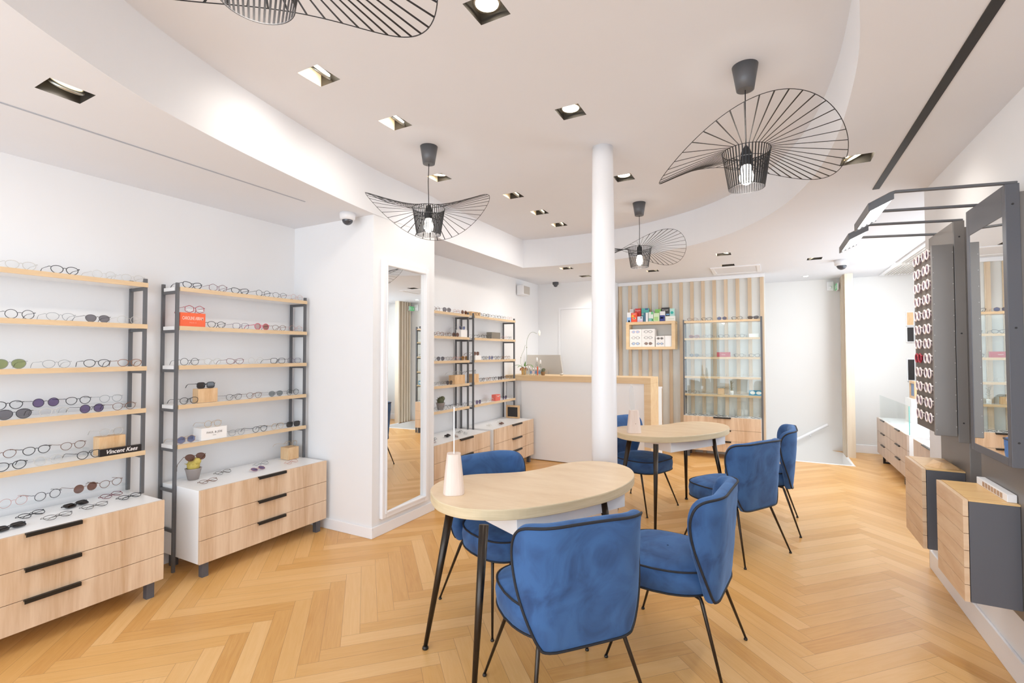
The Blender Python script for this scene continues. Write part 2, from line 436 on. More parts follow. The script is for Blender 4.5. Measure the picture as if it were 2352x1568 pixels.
def holed(name, outer, holes, z, mat):
    loops = [[Vector((p[0], p[1], 0)) for p in outer]] + [[Vector((p[0], p[1], 0)) for p in h] for h in holes]
    tri = tessellate_polygon(loops); flat = [p for l in loops for p in l]
    mb = MB(); mb.v = [(p.x, p.y, z) for p in flat]
    for t in tri:
        a, b_, c = (flat[i] for i in t)
        if ((b_ - a).cross(c - a)).z > 0: t = (t[0], t[2], t[1])
        mb.face(t)
    return struct(mb, name, mat)
holed('ceiling', [(-3.86, -1.9), (1.95, -1.9), (1.95, 8.7), (-3.86, 8.7)], [cove] + [sq(c) for c in DL_LO], ZL, M['ceil'])
cx, cy = -1.2, 2.4
outer = [(cx + (p[0] - cx) * 1.01, cy + (p[1] - cy) * 1.01) for p in cove]
holed('ceiling_raised', outer, [sq(c) for c in DL_UP], ZU, M['ceil'])
mb = MB(); nC = len(cove)
mb.v = [(p[0], p[1], ZL) for p in cove] + [(p[0], p[1], ZU + .001) for p in cove]
for i in range(nC): j = (i + 1) % nC; mb.face([i, j, nC + j, nC + i])
struct(mb, 'ceiling_cove', M['ceil2'])
# slot diffusers
mb = MB(); mb.box(.630, .668, -1.5, 4.01, ZL - .004, ZL + .02)
o = mb.build('ceiling_slot', M['matt']); tag(rehome(o, (.65, 1.25, ZL)), 'long narrow black slot in the ceiling above the dark mirror panels', 'air slot')
mb = MB(); mb.box(-2.980, -2.968, -1.2, 2.36, ZL - .003, ZL + .01)
o = mb.build('ceiling_slot', plain('blue_grey_slot', '#a7acb6', .6)); tag(rehome(o, (-2.974, .6, ZL)), 'thin blue-grey slot line in the ceiling above the orange-sign rack', 'air slot')
# ceiling service hatch and alcove air grille
r_ = thing('ceiling_vent', 'flat white rectangular grille in ceiling before the slatted wall', 'vent', (-.38, 7.0, ZL), world=True)
mb = MB(); mb.box(-.67, -.63, 6.72, 7.3, ZL - .012, ZL); mb.box(-.13, -.09, 6.72, 7.3, ZL - .012, ZL); mb.box(-.63, -.13, 6.72, 6.76, ZL - .012, ZL); mb.box(-.63, -.13, 7.26, 7.3, ZL - .012, ZL)
mb.build('frame', M['trim'], r_); MB().box(-.63, -.13, 6.76, 7.26, ZL - .006, ZL - .001).build('panel', M['ceil'], r_)
r_ = thing('ceiling_air_unit', 'white ceiling air unit with slatted intake over the alcove cabinets', 'air unit', (1.5, 7.3, ZL), world=True)
MB().box(1.38, 1.75, 6.1, 8.45, ZL - .02, ZL).build('frame', M['trim'], r_, bevel=.004)
mb = MB()
for i in range(9): mb.box(1.43 + i * .033, 1.445 + i * .033, 6.2, 8.35, ZL - .03, ZL - .02)
mb.build('slats', M['silver'], r_)
# cast iron column
mb = MB(); mb.lathe([(.0895, 0), (.089, .9), (.086, 1.6), (.074, 2.80), (.072, ZU)], (-1.034, 3.31, 0), 32)
struct(mb, 'column', M['trim'], True)
# back door, flush
mb = MB(); mb.box(-2.93, -2.90, 7.04, 7.05, 0, 2.17); mb.box(-2.90, -2.12, 7.04, 7.05, 2.14, 2.17)
d = struct(mb, 'door_1', M['trim']); MB().box(-2.895, -2.12, 7.043, 7.05, .01, 2.135).build('door_leaf', M['wall'], d)
# slatted claddings
mb = MB()
for i in range(14): x = -2.078 + i * .1535; mb.box(x - .024, x + .024, 7.515, 7.549, 0, 2.509)
tag(rehome(mb.build('slatted_cladding', M['slat'], bevel=.002), (-1.08, 7.53, 0)), 'vertical pale oak slats on the grey back wall behind the glazed rack', 'wall slats')
r_ = thing('slatted_partition', 'narrow oak slatted partition standing at the head of the stairs', 'partition', (.98, 8.35, 0), world=True)
MB().box(.94, 1.035, 8.12, 8.16, 0, ZL).build('post', M['paleoak'], r_)
MB().box(1.0, 1.035, 8.16, 8.6, 0, ZL).build('panel', M['stair'], r_)
mb = MB()
for y in (8.22, 8.31, 8.40, 8.49): mb.box(.925, 1.0, y, y + .03, 0, ZL)
mb.build('slats', M['paleoak'], r_)
# handrail on the stair wall
r_ = thing('stair_handrail', 'white handrail on brackets climbing the stairwell wall', 'handrail', (.5, 8.55, .2), world=True)
MB().tube([(.05, 8.53, -.04), (.375, 8.53, .155), (.75, 8.53, .39)], .02, 10).build('rail', M['trim'], r_, True)
MB().tube([(.53, 8.6, .20), (.53, 8.55, .19), (.53, 8.53, .235)], .008, 8).build('bracket', M['cam'], r_, True)
MB().tube([(.12, 8.6, -.06), (.12, 8.55, -.07), (.12, 8.53, -.01)], .008, 8).build('bracket', M['cam'], r_, True)

# ------------------------------------------------------------------ recessed downlights
def downlight(x, y, z, tilt, lit, label, grp):
    t = thing('recessed_downlight', label, 'downlight', (x, y, z), 0, grp)
    h = .075; D = .11; mb = MB(); b_ = 0
    def quad(p, m): mb.cur = m; s_ = len(mb.v); mb.v.extend(p); mb.face([s_, s_ + 1, s_ + 2, s_ + 3])
    quad([(-h, -h, D), (-h, h, D), (h, h, D), (h, -h, D)], 0)
    quad([(-h, -h, 0), (-h, -h, D), (h, -h, D), (h, -h, 0)], 0)
    quad([(h, h, 0), (h, h, D), (-h, h, D), (-h, h, 0)], 0)
    quad([(-h, h, 0), (-h, h, D), (-h, -h, D), (-h, -h, 0)], 1 if tilt[0] and y > 1 else 0)  # cream colour paints lamplight on one side of tilted housings
    quad([(h, -h, 0), (h, -h, D), (h, h, D), (h, h, 0)], 0)
    mb.build('housing', [M['inner'], M['inner2']], t)
    ring = MB().lathe([(.050, 0), (.062, 0), (.062, .012), (.052, .014), (.050, 0)], (0, 0, 0), 24, cap=False).build('gimbal_ring', M['chrome'], t, True)
    lens = MB().lathe([(.003, .004), (.051, .006), (.051, .02), (.003, .022)], (0, 0, 0), 24).build('lens', M['spot'] if lit else M['spot2'], t, True)
    for o in (ring, lens): o.location = (0, 0, .022); o.rotation_euler = (tilt[1], tilt[0], 0)
    l = bpy.data.lights.new('spot', 'SPOT'); l.energy = 9 * (2.2 if y > 5.5 else 1); l.color = (1, .93, .85); l.spot_size = R(118); l.spot_blend = 1; l.shadow_soft_size = .05
    lo = bpy.data.objects.new('lamp', l); COL.objects.link(lo); lo.parent = t; lo.location = (0, 0, -.005); lo.rotation_euler = (tilt[1], tilt[0], 0)
    return t
names_up = {0: 'first before the nearest-table pendant', }
UPL = ['second recessed downlight of the tilted row, tilted toward the racks', 'tilted downlight just before the small pendant canopy', 'glowing recessed square downlight between the two tables',
       'glowing downlight seen behind the cord of the mirror-side pendant', 'dark gimbal downlight next past the mirror-side pendant', 'middle dark gimbal downlight of the three near the cove corner',
       'last dark gimbal downlight beside the cove corner', 'glowing downlight just beyond the white column', 'large glowing downlight cut by the top edge of the picture']
UPT = [(-.75, 0), (-.72, 0), (0, 0), (-.15, .15), (-.75, 0), (-.8, 0), (-.8, 0), (0, 0), (0, 0)]
UPT = [(-a, b_) for a, b_ in UPT]
for i, (c, t_) in enumerate(zip(DL_UP, UPT)):
    downlight(c[0], c[1], ZU, t_, i in (2, 3, 7, 8, 0, 1), UPL[i], 'recessed square downlights')
LOL = ['dark recessed downlight in the low soffit above the black-sign rack', 'dark recessed downlight beyond the cove over the counter', 'small glowing downlight over the reception desk',
       'downlight before the slatted wall above the box shelf', 'dark downlight in the low ceiling above the second table', 'downlight beside the flat white ceiling grille',
       'dark downlight beside the white dome camera near the stairs', 'tilted downlight touching the rim of the large pendant']
for i, c in enumerate(DL_LO):
    downlight(c[0], c[1], ZL, [(.7, 0), (.6, 0), (0, .2), (.5, 0), (.3, 0), (.2, .2), (-.5, 0), (-.45, .1)][i], i in (2, 4, 7), LOL[i], 'recessed square downlights')
for (x, y, lb) in ((.472, 8.1, 'tiny round ceiling spotlight over the stairwell'),):
    t = thing('round_spotlight', lb, 'spotlight', (x, y, ZL)); MB().lathe([(.03, -.004), (.045, -.006), (.047, 0)], seg=20).build('ring', M['cam'], t, True); MB().lathe([(.001, -.006), (.03, -.005), (.03, -.002)], seg=16).build('lens', M['spot'], t)

# dome cameras, speaker, sensor, exit sign
def dome(x, y, z, label, s=1.0, dark=False):
    t = thing('dome_camera', label, 'camera', (x, y, z)); s_ = s
    MB().lathe([(.045 * s_, -.055 * s_), (.058 * s_, -.045 * s_), (.062 * s_, 0)], seg=24).build('base', M['dome'] if dark else M['cam'], t, True)
    MB().ball((0, 0, -.052 * s_), .042 * s_, 20, 12).build('dome', M['dome'], t, True)
dome(-2.93, 2.72, ZL, 'white dome security camera above the corner of the mirror wall')
dome(.772, 6.90, ZL, 'white dome security camera in the ceiling beside the stairs', 1.25)
dome(-2.93, 6.92, ZL, 'small dark dome camera above the reception desk', .8, True)
t = thing('wall_speaker', 'small white square loudspeaker high on the wall past the racks', 'speaker', (-3.22, 6.39, 2.385), world=True)
MB().box(-3.28, -3.17, 6.28, 6.50, 2.315, 2.46).build('cabinet', M['cam'], t, bevel=.008); MB().box(-3.17, -3.165, 6.295, 6.485, 2.33, 2.445).build('grille', M['silver'], t); MB().box(-3.295, -3.28, 6.36, 6.42, 2.35, 2.42).build('bracket', M['cam'], t)
t = thing('motion_sensor', 'white motion sensor in the wall corner above the stairs', 'sensor', (.87, 8.56, 2.46), world=True)
MB().box(.77, .86, 8.56, 8.6, 2.38, 2.52).build('body', M['cam'], t, bevel=.012); MB().ball((.815, 8.56, 2.43), .022, 12, 8).build('lens', M['trim'], t, True)

t = thing('exit_sign', 'small white box sign with green running-figure face by the stair partition', 'sign', (.89, 8.5, 2.38), world=True)
MB().box(.882, .900, 8.40, 8.598, 2.375, 2.475).build('box', M['cam'], t, bevel=.002); MB().box(.879, .882, 8.405, 8.59, 2.38, 2.47).build('face', M['exitgreen'], t)
mb = MB(); mb.box(.8775, .879, 8.42, 8.45, 2.395, 2.455); mb.box(.8775, .879, 8.545, 8.575, 2.395, 2.455); mb.ball((.8785, 8.50, 2.452), .008, 8, 6, (.2, 1, 1)); mb.tube([(.8785, 8.50, 2.44), (.8785, 8.495, 2.42), (.8785, 8.51, 2.40)], .004, 5); mb.tube([(.8785, 8.495, 2.42), (.8785, 8.48, 2.40)], .004, 5); mb.tube([(.8785, 8.48, 2.435), (.8785, 8.515, 2.43)], .003, 5)
mb.build('pictogram', M['cam'], t)
# ------------------------------------------------------------------ pendants
def pendant_proto():
    t = thing('wire_pendant_lamp', 'black wire-brim pendant lamp', 'pendant lamp')
    zr = 2.457 - ZU; zt = 2.478 - ZU; zb = 2.29 - ZU; N = 46; rt, rb = .113, .084
    MB().lathe([(.035, -.125), (.042, -.125), (.062, 0)], seg=28).build('ceiling_canopy', M['steel'], t, True)
    MB().tube([(0, 0, -.12), (.004, 0, -.25), (0, 0, zt + .01)], .0028, 6).build('cord', M['wire'], t)
    MB().lathe([(.018, zt - .075), (.026, zt - .07), (.026, zt - .01), (.018, zt + .012), (.006, zt + .03)], seg=16).build('lamp_socket', M['matt'], t, True)
    mb = MB(); mb.ball((0, 0, zb + .055), .034, 16, 10, (1, 1, 1.1)); mb.lathe([(.030, 0), (.026, .04), (.016, .07)], (0, 0, zb + .06), 16)
    mb.build('bulb', M['bulb'], t, True)
    def rim(a): return Vector((.432 * math.cos(a), .425 * math.sin(a), zr + .106 * math.cos(2 * (a + .02))))
    mb = MB()
    for k in range(N):
        a = 2 * PI * k / N; p = Vector((rt * math.cos(a), rt * math.sin(a), zt)); q = rim(a)
        # flat ribbon
        d = (q - p).normalized(); sd = Vector((-math.sin(a), math.cos(a), 0)); w0, w1 = .0016, .0030; up = d.cross(sd) * .0009
        mb.hexa([p - sd * w0 - up, p + sd * w0 - up, q + sd * w1 - up, q - sd * w1 - up, p - sd * w0 + up, p + sd * w0 + up, q + sd * w1 + up, q - sd * w1 + up])
    mb.tube([rim(2 * PI * k / 120) for k in range(120)], .0017, 5, closed=True)
    mb.build('brim', M['wire'], t)
    mb = MB()
    for k in range(N):
        a = 2 * PI * k / N; sd = Vector((-math.sin(a), math.cos(a), 0)) * .0026; n = Vector((math.cos(a), math.sin(a), 0)) * .0008
        p = Vector((rt * math.cos(a), rt * math.sin(a), zt)); q = Vector((rb * math.cos(a), rb * math.sin(a), zb))
        mb.hexa([q - sd - n, q + sd - n, q + sd + n, q - sd + n, p - sd - n, p + sd - n, p + sd + n, p - sd + n])
    for r_, z_ in ((rt, zt), (rb, zb), ((rt + rb) / 2 + .006, (zt + zb) / 2 + .04)):
        mb.tube([(r_ * math.cos(2 * PI * k / 48), r_ * math.sin(2 * PI * k / 48), z_) for k in range(48)], .0018, 5, closed=True)
    rm = (rt + rb) / 2 + .006; zm = (zt + zb) / 2 + .04
    for a in (0, 2 * PI / 3, 4 * PI / 3): mb.tube([(.02 * math.cos(a), .02 * math.sin(a), zm), (rm * math.cos(a), rm * math.sin(a), zm)], .003, 5)
    mb.build('basket', M['wire'], t)
    l = bpy.data.lights.new('glow', 'POINT'); l.energy = 3; l.color = (1, .93, .86); l.shadow_soft_size = .04
    lo = bpy.data.objects.new('lamp', l); COL.objects.link(lo); lo.parent = t; lo.location = (0, 0, zb - .03)
    return t
P0 = pendant_proto()
PEND = [((-.092, 2.707), 2.000, 'large black wire-brim pendant beside the dark ceiling slot'),
        ((-2.117, 2.708), 3.707, 'black wire-brim pendant hanging before the mirror wall'),
        ((-1.106, 4.707), 5.694, 'small distant black wire-brim pendant just beyond the white column'),
        ((-1.064, .704), 2.346, 'black wire-brim pendant cut off by the top of the picture')]
for i, ((x, y), rz, lb) in enumerate(PEND):
    o = P0 if i == 0 else copy_tree(P0)
    o.location = (x, y, ZU); o.rotation_euler = (0, 0, rz); o['label'] = lb; o['group'] = 'black wire-brim pendants over the tables'

# ------------------------------------------------------------------ cabinets and racks
def cabinet(name, label, loc, rz, W=1.0, depth=.46, group=None, hx=.505, hw=.22, floor_legs=True):
    """local frame: x along the front, y into the wall, front at y=0"""
    t = thing(name, label, 'drawer cabinet', loc, rz, group)
    MB().box(0, W, .0193, depth, .10, .568).build('carcass', M['lam'], t, bevel=.0015)
    MB().box(.004, W - .004, .0187, .0192, .102, .566).build('seam_shade', M['shadow'], t)  # dark sheet painting the shade seen in the drawer seams
    zs = [(.10, .2475), (.2505, .3995), (.4025, .570)]
    for i, (a, b_) in enumerate(zs):
        d = MB().box(.001, W - .001, 0, .0185, a, b_).build('drawer', M['drawer'], t, bevel=.001)
        MB().box(hx - hw / 2, hx + hw / 2, -.016, .002, b_ - .006, b_ + .003).box(hx - hw / 2, hx + hw / 2, -.018, -.014, b_ - .016, b_ + .003).build('handle', M['black'], d)
    for x in (.035, W - .075):
        for y in (.03, depth - .075):
            MB().box(x, x + .04, y, y + .04, 0, .10).build('leg', M['charcoal'], t)
    return t
def rack(name, label, loc, rz, W=1.0, depth=.20, zs=None, group=None, left_floor=True, z_top=1.93):
    """local frame: front plane at y=0, x from 0 to W, left posts just outside the cabinet"""
    t = thing(name, label, 'shelf rack', loc, rz, group)
    zs = zs or (1.877, 1.613, 1.347, 1.081, .815)
    pw = .018
    lx0, rx1 = -.020, W + .006
    zb = 0 if left_floor else .5705
    for (a, z0) in ((lx0, zb), (rx1 - pw, .5705)):
        for y in (.002, depth - pw):
            MB().box(a, a + pw, y, y + pw, z0, z_top).build('post', M['steel'], t)
    for a in (lx0, rx1 - pw):
        for z in list(zs) + ([.545, .28] if (left_floor and a == lx0) else []):
            MB().box(a + .002, a + pw - .002, .002 + pw, depth - pw, z - .020, z - .001).build('rung', M['steel'], t)
    for z in zs:
        mb = MB(); mb.box(lx0 + pw, rx1 - pw, .012, depth, z, z + .024); mb.box(lx0 + .001, lx0 + pw, .03, depth - .03, z, z + .024); mb.box(rx1 - pw, rx1 - .001, .03, depth - .03, z, z + .024)
        s_ = mb.build('shelf', M['lam'], t)
        MB().box(.0, rx1, -.006, .0015, z - .002, z + .026).box(.0, rx1 - pw, .0015, .012, z - .001, z + .025).build('edging', M['edge'], s_)
    return t
# racks along the left wall; local x -> world +y, local y -> world -x
H90 = PI / 2
cabinet('drawer_cabinet', 'low oak drawer cabinet on charcoal legs under the black-sign rack, cut by frame', (-3.23, .592, 0), H90, 1.0, .46, 'low drawer cabinets under the racks', hx=.49)
cabinet('drawer_cabinet', 'low oak drawer cabinet with white side under the orange-sign rack', (-3.23, 1.797, 0), H90, 1.0, .46, 'low drawer cabinets under the racks')
cabinet('drawer_cabinet', 'low oak drawer cabinet beyond the mirror wall, partly behind the blue chair', (-2.812, 3.69, 0), H90, 1.04, .46, 'low drawer cabinets under the racks', hx=.545, hw=.24)
cabinet('drawer_cabinet', 'low oak drawer cabinet against the white reception counter', (-2.812, 4.83, 0), H90, 1.04, .46, 'low drawer cabinets under the racks', hx=.55, hw=.25)
rack('shelf_rack', 'steel and oak display rack holding the black name sign, cut by frame', (-3.5, .592, 0), H90, 1.008, .195, group='eyewear display racks')
rack('shelf_rack', 'steel and oak display rack holding the orange sign', (-3.5, 1.797, 0), H90, 1.002, .195, group='eyewear display racks')
rack('shelf_rack', 'steel and oak display rack directly beyond the mirror wall', (-3.09, 3.69, 0), H90, 1.02, .19, group='eyewear display racks')
rack('shelf_rack', 'steel and oak display rack ending at the reception counter', (-3.09, 4.83, 0), H90, 1.03, .19, group='eyewear display racks')
# glazed rack before the slats
cabinet('drawer_cabinet', 'low oak drawer cabinet under the glazed rack before the slatted wall', (-1.09, 7.2, 0), 0, .983, .30, 'low drawer cabinets under the racks')
VZ = (1.886, 1.640, 1.372, 1.098, .850)
rk = rack('glazed_shelf_rack', 'glass-fronted display rack standing before the vertical oak slats', (-1.077, 7.262, 0), 0, .985, .2, VZ, 'eyewear display racks', left_floor=False)
MB().box(.005, .975, -.016, -.011, .58, 1.87).build('glass_door', M['glass'], rk)
MB().box(.973, .997, -.012, .006, 0, 1.945).build('post', M['steel'], rk)

# alcove cabinets with glass screen
t = thing('display_cabinet', 'long greyish oak drawer cabinet with glass screen in the bright alcove', 'drawer cabinet', (1.285, 7.38, 0), world=True, group='alcove drawer cabinets')
al = wood('greige_oak', '#bfab9c', '#d2c0b1', (2, 2, .15), 8)
MB().box(1.303, 1.72, 6.56, 8.2, .10, .568).build('carcass', M['lam'], t, bevel=.002)
for j, (ya, yb) in enumerate(((6.561, 7.378), (7.382, 8.199))):
    for a, b_ in ((.10, .2475), (.2505, .3995), (.4025, .572)):
        d = MB().box(1.285, 1.3025, ya, yb, a, b_).build('drawer', al, t, bevel=.001)
        yc = (ya + yb) / 2; MB().box(1.268, 1.287, yc - .10, yc + .10, b_ - .007, b_ + .003).build('handle', M['black'], d)
for y in (6.75, 7.9):
    MB().box(1.30, 1.325, y, y + .03, 0, .10).box(1.325, 1.66, y, y + .03, 0, .02).box(1.66, 1.685, y, y + .03, 0, .10).build('leg', M['black'], t)
MB().box(1.305, 1.313, 6.56, 8.1, .572, .88).build('glass_screen', M['glass'], t)
MB().box(1.305, 1.313, 6.555, 6.559, .572, .88).build('glass_edge', M['green'], t)
t = thing('display_cabinet', 'short greyish oak drawer cabinet half hidden behind the dark panels', 'drawer cabinet', (1.29, 5.6, 0), world=True, group='alcove drawer cabinets')
MB().box(1.308, 1.72, 5.1, 6.32, .10, .565).build('carcass', M['lam'], t, bevel=.002)
for a, b_ in ((.10, .2475), (.2505, .3995), (.4025, .570)):
    d = MB().box(1.29, 1.3075, 5.101, 6.319, a, b_).build('drawer', al, t, bevel=.001); MB().box(1.272, 1.292, 5.62, 5.95, b_ - .007, b_ + .003).build('handle', M['black'], d)
for y in (5.3, 6.0): MB().box(1.31, 1.335, y, y + .03, 0, .10).box(1.335, 1.66, y, y + .03, 0, .02).box(1.66, 1.685, y, y + .03, 0, .10).build('leg', M['black'], t)
# alcove things
t = thing('framed_box', 'white block with a framed mirror standing on the alcove cabinet', 'frame', (1.62, 8.0, .57), world=True)
MB().box(1.56, 1.70, 7.7, 8.0, .5705, .87).build('plinth', M['marble'], t)
mb = MB(); mb.box(1.60, 1.63, 7.72, 7.75, .87, 1.09); mb.box(1.60, 1.63, 7.95, 7.98, .87, 1.09); mb.box(1.60, 1.63, 7.75, 7.95, 1.06, 1.09); mb.box(1.60, 1.63, 7.75, 7.95, .87, .90)
mb.build('frame', M['block'], t); MB().box(1.612, 1.618, 7.75, 7.95, .90, 1.06).build('picture', M['labelblue'], t)
for (z0, z1, c, lb) in ((1.83, 2.03, 'block', 'small framed picture with wooden border, topmost on the alcove wall'), (1.60, 1.82, 'blackcard', 'small dark framed picture below the wooden one on the alcove wall'), (1.06, 1.37, 'blackcard', 'lowest dark picture on the alcove wall beside the eyewear board')):
    t = thing('wall_picture', lb, 'picture', (1.70, 8.59, z0), world=True, group='pictures on the alcove wall')
    MB().box(1.70, 1.79, 8.575, 8.6, z0, z1).build('frame', M['trim'], t); MB().box(1.71, 1.78, 8.57, 8.575, z0 + .012, z1 - .012).build('print', M[c], t)

# ------------------------------------------------------------------ reception
t = thing('reception_counter', 'white reception counter with thick oak waterfall top behind the column', 'counter', (-2.2, 6.18, 0), world=True)
MB().box(-3.29, -1.275, 5.95, 6.40, 1.075, 1.15).box(-1.357, -1.275, 5.95, 6.40, 0, 1.075).build('worktop', M['counter'], t, bevel=.003)
MB().box(-3.05, -1.357, 5.975, 6.0, .012, 1.075).build('front_panel', M['lam'], t)
MB().box(-3.29, -3.05, 5.99, 6.38, 0, 1.075).build('end_panel', M['wall'], t)
t = thing('reception_desk', 'low white desk behind the reception counter', 'desk', (-2.4, 6.6, 0), world=True)
MB().box(-3.27, -1.6, 6.42, 6.95, .70, .74).build('desktop', M['lam'], t); MB().box(-3.25, -3.2, 6.45, 6.93, 0, .70).build('side_panel', M['lam'], t); MB().box(-1.68, -1.62, 6.45, 6.93, 0, .70).build('side_panel', M['lam'], t)
t = thing('computer_monitor', 'silver computer monitor seen from behind on the reception desk', 'monitor', (-2.95, 6.62, .74), world=True)
MB().hexa([(-3.25, 6.50, 1.02), (-2.62, 6.50, 1.02), (-2.62, 6.53, 1.02), (-3.25, 6.53, 1.02), (-3.24, 6.54, 1.43), (-2.70, 6.54, 1.43), (-2.70, 6.57, 1.43), (-3.24, 6.57, 1.43)]).build('screen_back', M['silver'], t, bevel=.006)
MB().hexa([(-3.0, 6.50, .76), (-2.88, 6.50, .76), (-2.88, 6.51, .76), (-3.0, 6.51, .76), (-3.0, 6.492, 1.2), (-2.88, 6.492, 1.2), (-2.88, 6.50, 1.2), (-3.0, 6.50, 1.2)]).build('stand', M['silver'], t)
MB().box(-3.04, -2.84, 6.45, 6.65, .7405, .752).build('foot', M['silver'], t, bevel=.004)
o = MB().ball((0, 0, .012), .03, 16, 8, (1, .7, .5)).build('computer_mouse', M['silver'], smooth=True); tag(o, 'small silver mouse on the oak counter top beside the monitor', 'mouse'); o.location = (-2.52, 6.15, 1.153)
t = thing('marble_pedestal', 'slim tall white marble pedestal beside the counter leg', 'pedestal', (-1.35, 6.6, 0), world=True)
MB().box(-1.39, -1.29, 6.45, 6.7, 0, .98).build('shaft', M['marble'], t, bevel=.004); MB().box(-1.395, -1.285, 6.445, 6.705, .98, 1.0).build('cap', M['trim'], t)
# orchid
t = thing('orchid', 'orchid with green leaves and one white bloom on the counter', 'plant', (-3.075, 6.1, 1.1505))
MB().lathe([(.030, 0), (.036, .06), (.040, .085), (.034, .085), (.030, .06)], seg=20).build('pot', M['potgold'], t, True)
mb = MB()
for k in range(9):
    a = k * .7; mb.tube([(.01 * math.cos(a), .01 * math.sin(a), .085), (.03 * math.cos(a), .03 * math.sin(a), .10), (.05 * math.cos(a), .05 * math.sin(a), .085), (.056 * math.cos(a), .056 * math.sin(a), .06)], .0045, 5)
mb.build('roots', M['root'], t, True)
def leaf(pts, w):
    rows = []
    for i, p in enumerate(pts):
        f = i / (len(pts) - 1); ww = w * math.sin(PI * min(1, .12 + f * .9)) ** .7; p = Vector(p); q = Vector(pts[min(i + 1, len(pts) - 1)]) - Vector(pts[max(i - 1, 0)])
        sd = q.cross(Vector((0, 0, 1)))
        sd = sd.normalized() if sd.length > 1e-6 else Vector((0, 1, 0))
        rows.append([p - sd * ww + Vector((0, 0, ww * .3)), p, p + sd * ww + Vector((0, 0, ww * .3))])
    return rows
for pts, w in (([(0, 0, .09), (-.06, -.01, .125), (-.12, -.02, .13), (-.17, -.03, .105)], .02), ([(0, 0, .09), (.02, -.01, .13), (.035, -.02, .19)], .012), ([(0, 0, .09), (.06, 0, .135), (.12, 0, .13), (.155, 0, .09)], .02), ([(0, 0, .09), (-.03, -.05, .12), (-.05, -.1, .10)], .016)):
    MB().grid(leaf(catmull(pts, 4, False), w)).build('leaf', M['leaf'], t, True)
mb = MB(); mb.tube(catmull([(.01, 0, .09), (.045, 0, .2), (.045, 0, .36), (.05, 0, .48), (.09, 0, .57), (.145, 0, .60), (.205, 0, .575)], 5, False), .0022, 5)
mb.tube(catmull([(-.01, 0, .09), (-.05, 0, .17), (-.04, 0, .26), (0, 0, .34), (.025, 0, .42)], 5, False), .002, 5); mb.ball((.046, 0, .385), .007, 8, 6); mb.ball((-.045, 0, .24), .006, 8, 6)
mb.build('stems', M['stem'], t, True)
mb = MB()
for k in range(5):
    a = k * 2 * PI / 5 + .3; mb.ball((.235 + .01, .02 * math.cos(a), .585 + .022 * math.sin(a)), .019, 8, 6, (.35, 1, 1.1))
mb.build('bloom', M['petal'], t, True)
def bottle(x, y, h, r, label, kind, lab=None):
    t = thing('spray_bottle', label, 'bottle', (x, y, 1.1505), group='small bottles on the counter')
    MB().lathe([(r * .95, 0), (r, .01), (r, h * .66), (r * .5, h * .74), (r * .45, h * .78)], seg=16).build('bottle_body', M['clear'] if kind else M['whitecard'], t, True)
    MB().lathe([(r * .6, h * .74), (r * .6, h * .92), (r * .3, h)], seg=12).build('cap', M['cap'], t, True)
    if lab: MB().lathe([(r * 1.02, h * .2), (r * 1.02, h * .55)], seg=16, cap=False).build('sticker', M[lab], t, True)
for i, (x, y, h, r, lb, lab) in enumerate([(-3.03, 6.03, .125, .014, 'short clear spray bottle right next to the orchid pot', None), (-2.99, 6.03, .125, .014, 'short clear spray bottle, second from the orchid pot', None), (-2.952, 6.03, .125, .014, 'short clear spray bottle, third from the orchid pot', None),
                                       (-2.88, 6.12, .245, .020, 'tallest clear pump bottle on the counter', None), (-2.825, 6.12, .21, .016, 'second tallest white-capped bottle on the counter', None),
                                       (-2.915, 6.0, .105, .013, 'small bottle with blue label before the tall pump bottle', 'labelblue'), (-2.875, 6.0, .105, .012, 'small bottle with pink label among the blue ones', 'labelpink'),
                                       (-2.838, 6.0, .105, .013, 'small blue-labelled bottle beside the pink-labelled one', 'labelblue'), (-2.785, 6.0, .105, .013, 'small blue-labelled bottle next to the cactus pot', 'labelblue')]):
    bottle(x, y, h, r, lb, True, lab)
o = MB().box(-.006, .006, -.006, .006, 0, .12).build('orange_marker', M['orange'], bevel=.002); tag(o, 'thin orange stick standing between the labelled bottles', 'stick'); o.location = (-2.812, 6.0, 1.1505)
def small_pot(loc, label, s=1.0, body='potbrown', plant='cactusdk'):
    t = thing('potted_cactus', label, 'potted plant', loc)
    MB().lathe([(.022 * s, 0), (.032 * s, .045 * s), (.034 * s, .05 * s), (.028 * s, .05 * s), (.027 * s, .04 * s)], seg=20).build('pot', M[body], t, True)
    mb = MB(); mb.ball((0, 0, .062 * s), .026 * s, 12, 8, (1, 1, 1.1)); mb.ball((.012 * s, .008 * s, .08 * s), .018 * s, 10, 7)
    for k in range(26):
        a = k * 2.4; e_ = .3 + (k % 5) * .25
        d = Vector((math.cos(a) * math.cos(e_), math.sin(a) * math.cos(e_), math.sin(e_))); c = Vector((0, 0, .062 * s)); mb.tube([c + d * .02 * s, c + d * .038 * s], [.0022 * s, .0004], 4)
    mb.build('plant', M[plant], t, True)
small_pot((-2.74, 6.02, 1.1505), 'tiny potted cactus on the counter before the monitor')
# picture leaning on the cabinet at the counter end
t = thing('leaning_picture', 'dark framed picture leaning at the counter end of the cabinet', 'picture', (-3.1, 5.84, .5715), world=True)
mb = MB(); mb.box(-3.20, -3.175, 5.80, 5.82, .5715, .745); mb.box(-3.02, -2.995, 5.80, 5.82, .5715, .745); mb.box(-3.175, -3.02, 5.80, 5.82, .72, .745); mb.box(-3.175, -3.02, 5.80, 5.82, .5715, .59)
mb.build('frame', M['block'], t); MB().box(-3.175, -3.02, 5.806, 5.815, .59, .72).build('print', M['blackcard'], t)

